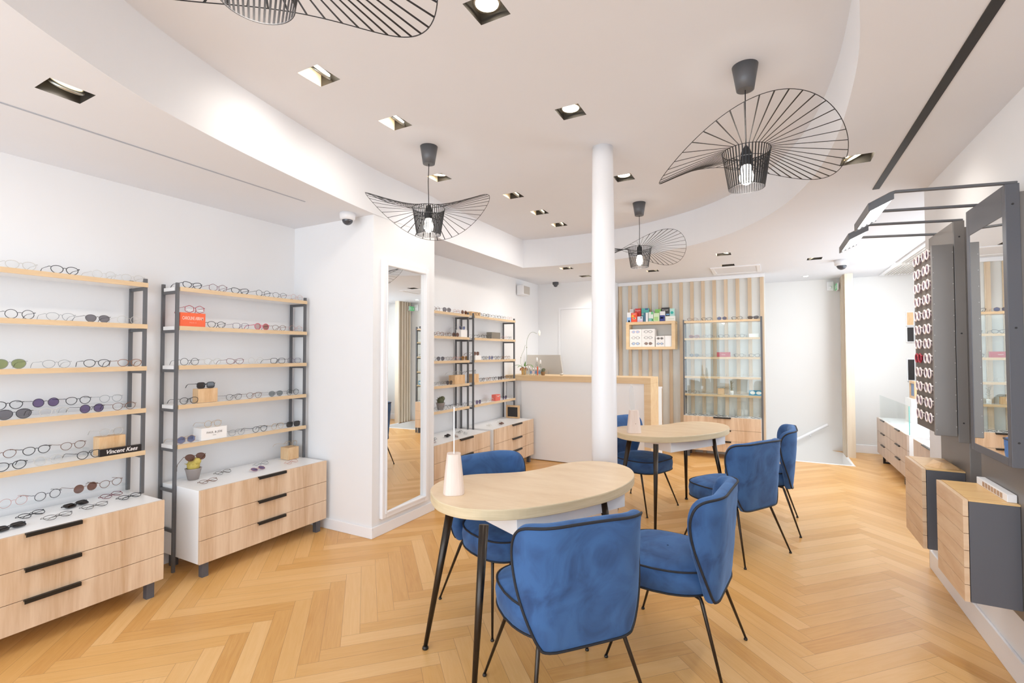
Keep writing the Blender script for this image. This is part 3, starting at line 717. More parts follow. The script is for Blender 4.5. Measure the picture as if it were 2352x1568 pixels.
# ------------------------------------------------------------------ mirror on the wall return
t = thing('wall_mirror', 'tall white-framed mirror on the projecting wall beyond the racks', 'mirror', (-2.77, 3.22, 1.17), world=True)
mb = MB()
y0, y1, z0, z1 = 2.972, 3.466, .178, 2.168; f = .05
for (a, b_, c, d) in ((y0 - f, y0, z0 - f, z1 + f), (y1, y1 + f, z0 - f, z1 + f), (y0, y1, z0 - f, z0), (y0, y1, z1, z1 + f)): mb.box(-2.77, -2.738, a, b_, c, d)
for (a, b_, c, d) in ((y0 - f * .35, y0, z0 - f * .35, z1 + f * .35), (y1, y1 + f * .35, z0 - f * .35, z1 + f * .35), (y0, y1, z0 - f * .35, z0), (y0, y1, z1, z1 + f * .35)): mb.box(-2.738, -2.730, a, b_, c, d)
mb.build('frame', M['trim'], t, bevel=.004); k_ = .0108
MB().hexa([(-2.769, y0, z0), (-2.7525 + k_, y0, z0), (-2.7525 - k_, y1, z0), (-2.769, y1, z0), (-2.769, y0, z1), (-2.7525 + k_, y0, z1), (-2.7525 - k_, y1, z1), (-2.769, y1, z1)]).build('mirror_glass', M['mirror'], t)

# ------------------------------------------------------------------ dark panels on the right wall
def wall_panel(dy, label, has_mirror):
    t = thing('wall_display_panel', label, 'display panel', (.9, 2.9 + dy, 1.0), world=True)
    MB().box(.895, .949, 2.66 + dy, 3.13 + dy, .36, 2.10).build('back_panel', M['taupe'], t, bevel=.002)
    if has_mirror:
        mb = MB(); mb.box(.85, .894, 2.65 + dy, 2.685 + dy, .99, 2.133); mb.box(.85, .894, 3.055 + dy, 3.09 + dy, .99, 2.133); mb.box(.85, .894, 2.685 + dy, 3.055 + dy, .99, 1.024); mb.box(.85, .894, 2.685 + dy, 3.055 + dy, 2.01, 2.133)
        mb.build('mirror_frame', M['charcoal'], t, bevel=.002); MB().box(.852, .862, 2.685 + dy, 3.055 + dy, 1.024, 2.01).build('mirror_glass', M['mirror'], t)
    else:
        MB().box(.85, .894, 2.65 + dy, 3.09 + dy, .99, 2.133).build('display_box', M['taupe'], t, bevel=.002)
    for (z, y) in ((.72 + .37, 2.65 + dy - .001), (1.55, 2.65 + dy - .001), (2.05, 2.65 + dy - .001)):
        mb = MB(); mb.tube([(.872, y - .001, z), (.872, y + .002, z)], .004, 10); mb.build('screw', M['matt'], t)
    for y in (2.655 + dy, 2.985 + dy):
        MB().tube([(.89, y + .006, 2.137), (.50, y + .006, 2.162), (.485, y + .006, 2.158), (.405, y + .006, 2.118)], .0075, 6).build('lamp_arm', M['steel'], t)
    hd = MB().hexa([(.492, 2.645 + dy, 2.150), (.405, 2.645 + dy, 2.108), (.405, 3.055 + dy, 2.108), (.492, 3.055 + dy, 2.150), (.492, 2.645 + dy, 2.158), (.405, 2.645 + dy, 2.116), (.405, 3.055 + dy, 2.116), (.492, 3.055 + dy, 2.158)])
    hd.box(.400, .406, 2.645 + dy, 3.055 + dy, 2.085, 2.122)
    h = hd.build('lamp_head', M['steel'], t)
    for ye in (2.6445 + dy, 3.0505 + dy): MB().hexa([(.492, ye, 2.128), (.405, ye, 2.086), (.405, ye + .005, 2.086), (.492, ye + .005, 2.128), (.492, ye, 2.150), (.405, ye, 2.108), (.405, ye + .005, 2.108), (.492, ye + .005, 2.150)]).build('end_plate', M['steel'], h)
    for k in range(4):
        x = .418 + k * .0205; z = 2.101 + k * .0099
        MB().tube([(x, 2.655 + dy, z), (x, 3.045 + dy, z)], .0078, 10).build('led_tube', M['tube'], h, True)
    l = bpy.data.lights.new('panel_light', 'AREA'); l.shape = 'RECTANGLE'; l.size = .08; l.size_y = .42; l.energy = 2.5
    lo = bpy.data.objects.new('lamp', l); COL.objects.link(lo); lo.parent = t; lo.location = (.445 - .9, 0, 2.08 - 1.0); lo.rotation_euler = (0, R(10), 0)
    return t
wall_panel(0, 'dark wall panel with mirror and lamp arms, cut by the frame edge', True)
wall_panel(.62, 'dark wall panel with lamp arms carrying the sunglasses board', False)
def drawer_box(y0, y1, label):
    t = thing('wall_drawer_unit', label, 'drawer unit', (.8, (y0 + y1) / 2, .4), world=True, group='wall-hung oak drawer units')
    MB().box(.735, .894, y0, y1, .40, .822).build('casing', M['charcoal'], t, bevel=.0015)
    MB().box(.7335, .894, y0 - .001, y1 + .001, .8225, .829).build('top_board', M['honey'], t)
    h = (.829 - .40) / 6
    for k in range(6): MB().box(.715, .7325, y0 - .001, y1 + .001, .40 + k * h + .001, .40 + (k + 1) * h - .001).build('drawer', M['drawerh'], t, bevel=.0008)
drawer_box(2.72, 3.085, 'wall-hung oak and charcoal drawer unit under the dark mirror panel')
drawer_box(3.345, 3.705, 'wall-hung oak and charcoal drawer unit with a wooden wedge on top')
mb = MB().hexa([(.745, 3.43, .8295), (.79, 3.37, .8295), (.885, 3.385, .8295), (.885, 3.60, .8295), (.80, 3.50, .856), (.815, 3.42, .856), (.86, 3.42, .852), (.86, 3.53, .852)])
tag(rehome(mb.build('wooden_wedge', M['block'], bevel=.002, recalc=True), (.82, 3.5, .8295)), 'faceted raw wood wedge lying on the wall-hung drawer unit', 'wood wedge')
t = thing('vent_grille_bar', 'white bar with copper grille behind the drawer unit top', 'grille', (.88, 2.91, .83), world=True)
MB().box(.862, .893, 2.745, 3.08, .8295, .862).build('housing', M['trim'], t, bevel=.002)
mb = MB()
for k in range(7): mb.box(.8605, .8625, 2.79 + k * .032, 2.812 + k * .032, .835, .856)
mb.build('mesh', M['copper'], t)
# board with sunglasses
t = thing('eyewear_board', 'tall taupe perforated box carrying twelve rows of pale sunglasses', 'display board', (.80, 3.45, 1.0), world=True)
MB().box(.768, .849, 3.285, 3.66, 1.03, 2.005).build('board', plain('brown_board', '#5f564f', .55), t)
mb = MB().box(.757, .846, 3.262, 3.284, 1.02, 2.015); mb.build('side_plate', M['taupe'], t, bevel=.003)
mb = MB()
for i in range(12):
    z = 1.07 + i * .082
    mb.tube([(.842, 3.2615, z), (.842, 3.2635, z)], .0022, 6); mb.tube([(.764, 3.2615, z - .02), (.764, 3.2635, z - .02)], .0015, 6)
mb.build('screws', M['silver'], t)

# ------------------------------------------------------------------ tables
T1 = [(-1.50, 1.955), (-1.40, 1.885), (-1.27, 1.858), (-1.14, 1.892), (-1.02, 1.972), (-.90, 2.118), (-.80, 2.29), (-.73, 2.45), (-.695, 2.64), (-.705, 2.83), (-.77, 2.985), (-.88, 3.075), (-1.0, 3.085), (-1.11, 3.02), (-1.19, 2.9), (-1.24, 2.75), (-1.31, 2.61), (-1.42, 2.505), (-1.53, 2.42), (-1.605, 2.32), (-1.625, 2.19), (-1.59, 2.06)]
def make_table():
    c = (-1.15, 2.45)
    t = thing('kidney_table', 'kidney-shaped oak table', 'table')
    pts = catmull([(p[0] - c[0], p[1] - c[1]) for p in T1], 5)
    mb = MB(); n = len(pts)
    rows = []
    for z, k in ((.690, .996), (.693, 1.0), (.736, 1.0), (.740, .996)): rows.append([(p[0] * k, p[1] * k, z) for p in pts])
    mb.cur = 1; mb.grid(rows, closed=True); mb.cur = 0
    mb.face([3 * n + i for i in range(n)]); mb.face([n - 1 - i for i in range(n)])
    mb.build('table_top', [M['top'], M['toped']], t)
    e = Vector((.433, .90)).normalized(); nn = Vector((-e.y, e.x))
    A = Vector((-1.044 - c[0], 1.995 - c[1]))
    q = [A, A + e * .75, A + e * .75 + nn * .30, A + nn * .30]
    MB().hexa([(p.x, p.y, .60) for p in q] + [(p.x, p.y, .690) for p in q]).build('drawer_box', M['lam'], t, bevel=.002)
    f1 = Vector((-1.51 - c[0], 1.915 - c[1]))
    for a, b_ in ((0, 0), (0, -.45), (.95, 0), (.95, -.45)):
        f = f1 + e * a + nn * b_
        tp = f1 + e * (a + (.10 if a == 0 else -.10)) + nn * (b_ + (-.075 if b_ == 0 else .075))
        leg = MB().tube([(tp.x, tp.y, .690), (f.x, f.y, .012)], [.022, .0105], 16).build('leg', M['leg'], t, True)
        MB().lathe([(.014, 0), (.016, .004), (.014, .012), (.009, .018)], (f.x, f.y, 0), 14).build('foot', M['black'], leg, True)
    return t
tb = make_table(); tb.location = (-1.15, 2.45, 0); tb['label'] = 'larger-looking kidney-shaped oak table with black legs before the mirror wall'; tb['group'] = 'kidney-shaped fitting tables'
tb2 = copy_tree(tb)
a = R(-4.5); dx, dy = -1.15 + 1.105, 2.45 - 1.72
tb2.location = (-.836 + dx * math.cos(a) - dy * math.sin(a), 4.019 + dx * math.sin(a) + dy * math.cos(a), 0); tb2.rotation_euler = (0, 0, a)
tb2['label'] = 'kidney-shaped oak table with black legs beyond the white column'

# ------------------------------------------------------------------ chairs
def make_chair():
    t = thing('velvet_chair', 'blue velvet chair', 'chair')
    # seat: rounded plan, narrower at the back
    def plan(k, grow=0):
        out = []
        for i in range(48):
            a = 2 * PI * i / 48; cx_, sy_ = math.cos(a), math.sin(a); p = 3.2
            x = math.copysign(abs(cx_) ** (2 / p), cx_); y = math.copysign(abs(sy_) ** (2 / p), sy_)
            w = .245 - .055 * max(0, -y) ** 1.5
            out.append(((w + grow) * k * x, .045 + (.245 + grow) * k * y))
        return out
    rows = []
    for z, g, k in ((.362, -.012, .5), (.360, -.008, .97), (.372, .0, 1), (.42, .006, 1), (.462, .0, 1), (.470, -.006, 1), (.482, -.02, .96), (.490, -.02, .80), (.492, -.02, .45), (.492, -.02, .02)):
        rows.append([(p[0], p[1], z) for p in plan(k, g)])
    s = MB().grid(rows, closed=True).build('seat', M['blue'], t, True)
    mb = MB(); mb.tube([(p[0], p[1], .468) for p in plan(1, .0)], .0048, 6, closed=True); mb.tube([(p[0], p[1], .366) for p in plan(1, .0)], .0048, 6, closed=True)
    mb.build('piping', M['pipe'], s, True)
    # backrest shell
    half = [(.0, .352), (.165, .355), (.203, .375), (.240, .44), (.278, .52), (.310, .60), (.330, .675), (.332, .735), (.312, .785), (.270, .810), (.19, .818), (.10, .821), (.0, .822)]
    full = half + [(-a, b_) for a, b_ in reversed(half[1:-1])]
    bd = catmull(full, 5); N = len(bd); c0 = (0, .60)
    def onplan(sx, z, off):
        sgn = 1 if sx >= 0 else -1; s_ = abs(sx); flat = .13; rad = .155 + .03 * max(0, .6 - z)
        lean = -.10 * (z - .36) / .46 * .35
        if s_ < flat: x, y, nx, ny = s_, 0, 0, 1
        else:
            a_ = min((s_ - flat) / rad, PI * .52); x = flat + rad * math.sin(a_); y = rad * (1 - math.cos(a_)); nx, ny = -math.sin(a_), math.cos(a_)
            ex = (s_ - flat) - rad * PI * .52
            if ex > 0: x += ex * math.cos(PI * .52); y += ex * math.sin(PI * .52)
        narrow = 1 - .0 * z
        return (sgn * (x + nx * off) * narrow, -.222 + y + ny * off + lean, z)
    def surf(off, rs, edge):
        rows = []
        for r_ in rs:
            o_ = 0
            if edge: r_, o_ = r_
            rows.append([onplan(c0[0] + r_ * (p[0] - c0[0]), c0[1] + r_ * (p[1] - c0[1]), o_) for p in bd])
        return rows
    front = surf(0, [(.02, .058), (.2, .058), (.4, .057), (.6, .056), (.75, .057), (.86, .060), (.93, .060), (.985, .054), (1.025, .042), (1.04, .028), (1.032, .013), (1.01, .004), (1.0, 0)], True)
    back = surf(0, [1.0, .93, .8, .6, .4, .2, .02], False)
    # the rear face bellies out a touch so it reads as padded
    back = [[(q[0], q[1] - .008 * (1 - r_ ** 2), q[2]) for q in row] for row, r_ in zip(back, [1.0, .93, .8, .6, .4, .2, .02])]
    bkm = MB().grid(front + back[1:], closed=True); nb = len(bkm.v); bkm.face([i for i in range(N)]); bkm.face([nb - N + i for i in range(N)])
    bk = bkm.build('backrest', M['blue'], t, True, recalc=True)
    MB().tube([onplan(p[0], p[1], -.001) for p in bd], .0055, 6, closed=True).build('piping', M['pipe'], bk, True)
    for sx in (-1, 1):
        for (ty, fy) in ((.15, .265), (-.15, -.265)):
            lg = MB().tube([(sx * .150, ty * .6, .362), (sx * .178, ty, .356), (sx * .185, ty * 1.06, .335), (sx * .262, fy, .010)], [.0085, .009, .009, .0058], 10).build('leg', M['leg'], t, True)
            MB().lathe([(.009, 0), (.010, .004), (.007, .012)], (sx * .262, fy, 0), 10).build('foot', M['black'], lg, True)
    return t
ch = make_chair()
CH = [((-.778, 1.906), 48.8, 'blue velvet chair seen from behind, standing before the first kidney table'),
      ((-.416, 2.504), 84, 'blue velvet chair seen side-on at the end of the first kidney table'),
      ((-.248, 3.98), 58, 'blue velvet chair seen from behind at the table beyond the column'),
      ((-.067, 4.70), 90, 'blue velvet chair showing its back beside the stair wall'),
      ((-1.388, 2.472), -113.9, 'blue velvet chair tucked behind the first kidney table'),
      ((-1.128, 4.67), -110.1, 'blue velvet chair behind the second table, partly hidden by the column')]
for i, ((x, y), rz, lb) in enumerate(CH):
    o = ch if i == 0 else copy_tree(ch)
    o.location = (x, y, 0); o.rotation_euler = (0, 0, R(rz)); o['label'] = lb; o['group'] = 'blue velvet chairs at the tables'

# hand mirrors on the tables
def hand_mirror(loc, rz, label, tilt):
    t = thing('table_mirror', label, 'table mirror', loc, rz, 'pale wood mirrors on the tables')
    pr = catmull([(-.050, -.042), (0, -.053), (.050, -.042), (.061, 0), (.050, .042), (0, .053), (-.050, .042), (-.061, 0)], 3)
    rows = [[(p[0] * k + o_, p[1] * k, z) for p in pr] for z, k, o_ in ((0, 1, 0), (.004, 1.02, 0), (.10, .86, 0), (.19, .68, 0), (.2, .66, 0))]
    mb = MB().grid(rows, closed=True); n = len(pr); mb.face([4 * n + i for i in range(n)]); mb.face([n - 1 - i for i in range(n)])
    mb.build('block', M['pinkwood'], t, recalc=True)
    mb = MB(); N = 24
    ov = [(.028 * math.cos(2 * PI * k / N), .29 + .145 * math.sin(2 * PI * k / N) * (1 if math.sin(2 * PI * k / N) > 0 else .95)) for k in range(N)]
    o = MB().hexa([(-.008, -.006, .05), (.008, -.006, .05), (.008, .002, .05), (-.008, .002, .05), (-.008, -.006, .2), (.008, -.006, .2), (.008, .002, .2), (-.008, .002, .2)])
    v = [(p[0], -.004, p[1]) for p in ov] + [(p[0], .002, p[1]) for p in ov]; b0 = len(o.v); o.v += v
    o.face([b0 + i for i in range(N)]); o.face([b0 + 2 * N - 1 - i for i in range(N)])
    for i in range(N): j = (i + 1) % N; o.face([b0 + i, b0 + j, b0 + N + j, b0 + N + i])
    h = o.build('mirror_paddle', M['whitecard'], t, recalc=True)
    g = MB(); g.v = [(p[0] * .88, -.0045, .29 + (p[1] - .29) * .93) for p in ov]; g.face(list(range(N))); g.build('mirror_glass', M['mirror'], h)
    for q in (h,): q.rotation_euler = (0, tilt, 0)
    mb = MB().ball((.005, -.047, .085), .003, 8, 6); mb.build('knot', M['potbrown'], t)
hand_mirror((-1.43, 2.04, .7405), R(125), 'pale pink wood block with slim upright mirror seen edge-on, first table', R(3))
hand_mirror((-1.08, 4.33, .7405), R(28), 'pale pink wood block with oval mirror on the second table', R(-3))

# ------------------------------------------------------------------ wall box shelf and boxes
t = thing('wall_box_shelf', 'oak box shelf on the slatted wall under the coloured packets', 'shelf', (-1.57, 7.4, 1.5), world=True)
mb = MB(); mb.box(-1.93, -1.212, 7.30, 7.514, 1.508, 1.548); mb.box(-1.93, -1.212, 7.30, 7.514, 1.885, 1.925); mb.box(-1.93, -1.882, 7.30, 7.514, 1.548, 1.885); mb.box(-1.26, -1.212, 7.30, 7.514, 1.548, 1.885)
mb.build('box_frame', M['counter'], t, bevel=.002); MB().box(-1.882, -1.26, 7.505, 7.514, 1.548, 1.885).build('back', M['graywall'], t)
GI = plain('glasses_print_black', '#3a3530', .5); GP = plain('glasses_print_pink', '#d79aa6', .5); GBl = plain('lens_print_blue', '#b9cbe6', .4); GBr = plain('lens_print_brown', '#8f7468', .4)
def pack(x0, x1, z0, z1, y, label, fcol, lens, shape='round'):
    t = thing('eyewear_box', label, 'box', ((x0 + x1) / 2, y, z0), world=True, group='white boxes printed with glasses in the box shelf')
    MB().box(x0, x1, y, y + .16, z0, z1).build('carton', M['whitecard'], t, bevel=.001)
    cx_ = (x0 + x1) / 2; cz = z0 + (z1 - z0) * .55; s_ = min((x1 - x0) / .17, 1.0)
    mb = MB(); ml = MB()
    for sg in (-1, 1):
        c = (cx_ + sg * .031 * s_, cz); n = 16; pts = []
        for k in range(n):
            a = 2 * PI * k / n; pts.append((c[0] + .023 * s_ * math.cos(a), y - .0015, c[1] + .019 * s_ * math.sin(a)))
        mb.tube(pts, .0016, 4, closed=True); mb.tube([(cx_ + sg * .053 * s_, y - .0015, cz + .008), (cx_ + sg * .062 * s_, y - .0015, cz + .006), (cx_ + sg * .064 * s_, y - .0015, cz - .012)], .0013, 4)
        b0 = len(ml.v); ml.v += [(p[0], y - .0012, p[2]) for p in pts]; ml.face([b0 + n - 1 - k for k in range(n)])
    mb.tube([(cx_ - .009 * s_, y - .0015, cz + .006), (cx_ + .009 * s_, y - .0015, cz + .006)], .0013, 4)
    mb.build('printed_frame', fcol, t)
    if lens: ml.build('printed_lenses', lens, t)
zz = [(1.5485, 1.636), (1.6365, 1.724), (1.7245, 1.815)]
cols = [[('bottom', GI, GBl), ('bottom', GI, GBr)], [('middle', GI, None), ('middle', GI, None)], [('top', GP, GBl), ('top', GI, None)]]
for r_, (z0, z1) in enumerate(zz):
    for c_, (x0, x1) in enumerate(((-1.878, -1.697), (-1.694, -1.504))):
        row, fc, ln = cols[r_][c_]
        lb = {(0, 0): 'white box printed with blue-lens glasses, bottom of the outer stack', (0, 1): 'white box printed with brown sunglasses, bottom of the inner stack', (1, 0): 'white box printed with oblong clear glasses, middle of outer stack',
              (1, 1): 'white box printed with round clear glasses, middle of inner stack', (2, 0): 'white box printed with pink-framed glasses, top of outer stack', (2, 1): 'white box printed with thin black glasses, top of inner stack'}[(r_, c_)]
        pack(x0, x1, z0, z1, 7.315, lb, fc, ln)
pack(-1.492, -1.362, 1.5485, 1.627, 7.315, 'small white box printed with blue glasses, under the grey-sunglasses one', GI, GBl)
pack(-1.492, -1.362, 1.6275, 1.706, 7.315, 'small white box printed with grey sunglasses on a two-box stack', GI, plain('lens_print_grey', '#77716d', .4))
o = MB().box(-1.357, -1.264, 7.315, 7.47, 1.5485, 1.708).build('plain_box', M['lam'], bevel=.001); tag(rehome(o, (-1.31, 7.39, 1.5485)), 'plain white box at the end of the box shelf', 'box')
def packet(x0, x1, h, y, col, label, accents=(), word=None, wcol='white_ink', wz=.8, ws=.02):
    z0 = 1.9255; t = thing('lens_care_packet', label, 'packet', ((x0 + x1) / 2, y, z0), world=True, group='coloured packets on the box shelf')
    MB().box(x0, x1, y, y + .045, z0, z0 + h).build('carton', plain('packet_' + col, col, .45), t, bevel=.0008)
    for i, (u0, u1, v0, v1, c) in enumerate(accents):
        MB().box(x0 + (x1 - x0) * u0, x0 + (x1 - x0) * u1, y - .0012, y - .0002, z0 + h * v0, z0 + h * v1).build('print', plain('ink_' + c, c, .5), t)
    if word: lettering(t, word, M[wcol], ws, (0, -.0016, h * wz), FACE_MY)
    return t
yb, yf = 7.43, 7.34
packet(-1.905, -1.845, .207, yb, '#e6e6e4', 'tall pale grey packet behind the white and blue one', word='RevitaLens', wcol='grey_ink', wz=.87, ws=.011)
packet(-1.823, -1.733, .213, yb, '#dd3b35', 'tall red packet standing behind the orange one', [(.2, .8, .25, .34, '#f6d2cf')], 'Regard', ws=.026, wz=.85)
packet(-1.722, -1.612, .212, yb, '#5fbfb4', 'tall turquoise packet in the back row', [(0, 1, .55, .62, '#d9e2e2'), (.5, .9, .88, 1, '#3e5f97')])
packet(-1.522, -1.436, .19, yb, '#8fd46a', 'bright green packet in the back row')
packet(-1.428, -1.312, .21, yb, '#35302f', 'tallest black packet in the back row', [(.6, 1, .45, .55, '#7fb4e4')], 'Oxysept', ws=.026, wz=.83)
t = packet(-1.306, -1.24, .193, yb, '#b9e6dc', 'mint packet with turquoise disc at the end of the back row')
mb = MB(); mb.v = [(-1.273 + .022 * math.cos(2 * PI * k / 20), yb - .0012, 1.9255 + .13 + .022 * math.sin(2 * PI * k / 20)) for k in range(20)]; mb.face(list(range(20)))
mb.build('disc_print', plain('turquoise_disc', '#21b3a6', .4), t)
packet(-1.922, -1.862, .15, yf, '#f0f0f2', 'white packet with light blue base in the front row', [(0, 1, 0, .5, '#8fb8e8'), (.3, .7, 0, .2, '#2f8fe0')])
packet(-1.857, -1.772, .142, yf, '#f4502e', 'orange-red packet with yellow spot in the front row', [(.1, .45, .55, .75, '#ffc233'), (.3, .75, .3, .5, '#e9d9a9'), (.42, .6, .35, .47, '#7fa75a')], 'Regard', ws=.018, wz=.87)
packet(-1.765, -1.683, .083, yf, '#d6dff0', 'low lilac-grey packet in the front row', [(.55, .85, .6, .9, '#7b8f96'), (0, 1, .02, .3, '#cdb6d8')])
packet(-1.672, -1.642, .138, yf, '#3f6f8c', 'narrow dark teal packet in the front row')
packet(-1.639, -1.606, .137, yf, '#f2f2f4', 'narrow white packet beside the teal one')
packet(-1.597, -1.530, .145, yf, '#e9f4ee', 'white and green packet in the front row', [(.55, 1, .75, 1, '#6fcf86'), (.0, .8, .05, .35, '#8fd0c6'), (.7, 1, .05, .3, '#3fbf68')])
packet(-1.524, -1.440, .125, yf, '#dcf2cc', 'pale green packet before the bright green one', [(.1, .8, .1, .55, '#b4e290')])
packet(-1.432, -1.360, .148, yf, '#f0f0f4', 'white and navy packet with an orange swoosh', [(0, 1, 0, .6, '#2f3f8f'), (.1, .7, .28, .4, '#f0b060')])
packet(-1.352, -1.216, .073, yf, '#f1f2ec', 'low wide white packet at the end of the front row', [(.3, .9, .4, .5, '#c7cfbe')])

# ------------------------------------------------------------------ eyeglasses
FC = {}
def fmat(k):
    if k not in FC:
        cols = dict(black='#23262a', dark='#45413f', grey='#8b8f93', clear='#cbc8c2', brown='#6e4630', tortoise='#8a5530', burgundy='#6d2336', rose='#c98f86', gold='#c2a06c', red='#a8263a', pink='#d05570', purple='#553a63', orange='#c9823f', blue='#3f5470', white='#efe3df')
        FC[k] = plain('frame_' + k, cols[k], .35, .2 if k in ('gold', 'grey', 'rose') else 0)
    return FC[k]
LC = {}
def lmat(k):
    if k not in LC:
        cols = dict(clear='#fdfefe', green='#a6b07e', grey='#8b888e', brown='#8f6b60', purple='#8576a0', black='#47413f', blue='#8f9ac4', rosebrown='#b58378', smoke='#9ba1a2', orange='#a98a5a', violet='#d8c2dc')
        LC[k] = thin_glass('lens_' + k, cols[k], .015 if k == 'clear' else .05, .03, .1)
    return LC[k]
def lens_outline(shape, n=22):
    out = []
    for k in range(n):
        a = 2 * PI * k / n; c, s = math.cos(a), math.sin(a)
        if shape == 'round': x, z = .0245 * c, .0235 * s
        elif shape == 'panto': x, z = .0265 * c, (.020 if s > 0 else .0235) * s; x *= 1 + .10 * s
        elif shape == 'square':
            p = 3.4; x = .027 * math.copysign(abs(c) ** (2 / p), c); z = .0205 * math.copysign(abs(s) ** (2 / p), s)
        elif shape == 'cat': x, z = .0285 * c, .020 * s; x *= 1 + .16 * s; z += .006 * max(0, c) * max(0, s) * 1.6
        elif shape == 'hex':
            kk = round(k / n * 6 * 2) ; r_ = .027 / math.cos((a + PI / 6) % (PI / 3) - PI / 6); x, z = r_ * c, r_ * .85 * s
        elif shape == 'oval': x, z = .027 * c, .0175 * s
        elif shape == 'big': x, z = .030 * c, (.024 if s > 0 else .027) * s; x *= 1 + .08 * s
        out.append((x, z))
    return out
GM = {}
def glasses_meshes(shape, fc, lc, thick, fold):
    """local frame: lenses in the x-z plane facing -y, temples running to +y; x across; rests on z=0"""
    thick *= 1.22
    key = (shape, fc, lc, thick, fold)
    if key in GM: return GM[key]
    ol = lens_outline(shape); hb = -min(z for x, z in ol) + thick; cxs = .0335 if shape != 'big' else .036
    fr = MB(); temples = []; lenses = []
    for sg in (-1, 1):
        pts = [(sg * (cxs + x), 0, hb + z) for x, z in ol]
        fr.tube(pts, thick, 5, closed=True)
        lb = MB(); lb.v = [(p[0], 0, p[2]) for p in pts]; lb.face(list(range(len(pts))) if sg < 0 else list(reversed(range(len(pts))))); lenses.append(lb)
        ex = cxs + max(x for x, z in ol); hz = hb + .011
        fr.tube([(sg * ex, 0, hz), (sg * (ex + .006), .001, hz + .001), (sg * (ex + .008), .006, hz + .001)], thick * .9, 5)
        X = sg * (ex + .008); tb_ = MB(); rr = max(.0009, thick * .75)
        if not fold: tb_.tube([(X, .006, hz), (X * 1.01, .05, hz - .002), (X * .99, .095, hz - .004), (X * .95, .12, hz - .014), (X * .93, .138, max(.002, hz - .036))], [rr, rr, rr, rr * 1.4, rr * 1.2], 5)
        else:
            yy = .006 if sg > 0 else .009
            tb_.tube([(X, .006, hz), (X * .5, yy, hz - .002), (-X * .35, yy, hz - .004), (-X * .72, yy, hz - .02)], [rr, rr, rr * 1.2, rr], 5)
        temples.append(tb_)
    top = hb + (.007 if shape != 'cat' else .010); gi = cxs - max(-min(x for x, z in ol), 0)
    fr.tube([(-gi - .001, 0, top), (0, -.001, top + .003), (gi + .001, 0, top)], thick * .95, 5)
    fm, lm = fmat(fc), lmat(lc)
    GM[key] = (fr.mesh('frame', fm, True), [b_.mesh('lens', lm) for b_ in lenses], [b_.mesh('temple', fm, True) for b_ in temples])
    return GM[key]
GN = [0]
def glasses(loc, rz, shape, fc, lc, label, group, thick=.0012, fold=False, rx=0, parts=True, scale=1.0, kind='eyeglasses'):
    fr, le, te = glasses_meshes(shape, fc, lc, thick, fold)
    if parts:
        t = thing(kind, label, 'sunglasses' if kind == 'sunglasses' else 'eyeglasses', loc, 0, group)
        def add(n, me):
            o = bpy.data.objects.new(n, me); COL.objects.link(o); o.parent = t
        add('frame', fr)
        for m_ in le: add('lens', m_)
        for m_ in te: add('temple', m_)
    else:
        key = ('joined', shape, fc, lc, thick, fold)
        if key not in GM:
            bm = bmesh.new(); bm.from_mesh(fr)
            for m_ in te: bm.from_mesh(m_)
            nf = len(bm.faces)
            for m_ in le: bm.from_mesh(m_)
            bm.faces.ensure_lookup_table()
            for i in range(nf, len(bm.faces)): bm.faces[i].material_index = 1
            me = bpy.data.meshes.new('eyeglasses'); bm.to_mesh(me); bm.free(); me.materials.append(fmat(fc)); me.materials.append(lmat(lc)); GM[key] = me
        t = bpy.data.objects.new(kind, GM[key]); COL.objects.link(t); tag(t, label, 'sunglasses' if kind == 'sunglasses' else 'eyeglasses', group); t.location = loc
    t.rotation_euler = (Matrix.Rotation(rz, 3, 'Z') @ Matrix.Rotation(rx, 3, 'X')).to_euler(); t.scale = (scale,) * 3
    GN[0] += 1
    return t
# style codes: shape, frame colour, lens colour, thickness
ST = {
 'kb': ('panto', 'black', 'clear', .0016), 'kr': ('round', 'black', 'clear', .0013), 'kc': ('cat', 'black', 'clear', .0019), 'ks': ('square', 'black', 'clear', .0016),
 'gy': ('panto', 'grey', 'clear', .0010), 'cl': ('panto', 'clear', 'clear', .0013), 'cr': ('round', 'clear', 'clear', .0010), 'to': ('panto', 'tortoise', 'clear', .0015),
 'br': ('panto', 'brown', 'clear', .0013), 'bu': ('cat', 'burgundy', 'clear', .0014), 'bh': ('hex', 'burgundy', 'clear', .0013), 'ro': ('round', 'rose', 'clear', .0009),
 'go': ('round', 'gold', 'clear', .0009), 'dk': ('panto', 'dark', 'clear', .0012), 'pu': ('square', 'purple', 'clear', .0012), 'rd': ('hex', 'red', 'clear', .0016),
 'Sg': ('big', 'grey', 'green', .0011), 'Sd': ('panto', 'dark', 'grey', .0012), 'Sp': ('round', 'black', 'purple', .0013), 'Sv': ('big', 'black', 'grey', .0013), 'Sb': ('round', 'brown', 'brown', .0013),
 'Sk': ('square', 'black', 'black', .0020), 'Sr': ('round', 'pink', 'rosebrown', .0022), 'Ss': ('panto', 'grey', 'smoke', .0011), 'Sl': ('hex', 'gold', 'blue', .0010), 'So': ('round', 'orange', 'orange', .0018),
 'Sc': ('cat', 'black', 'grey', .0022), 'Sx': ('cat', 'red', 'rosebrown', .0020), 'Su': ('round', 'rose', 'purple', .0010),
}
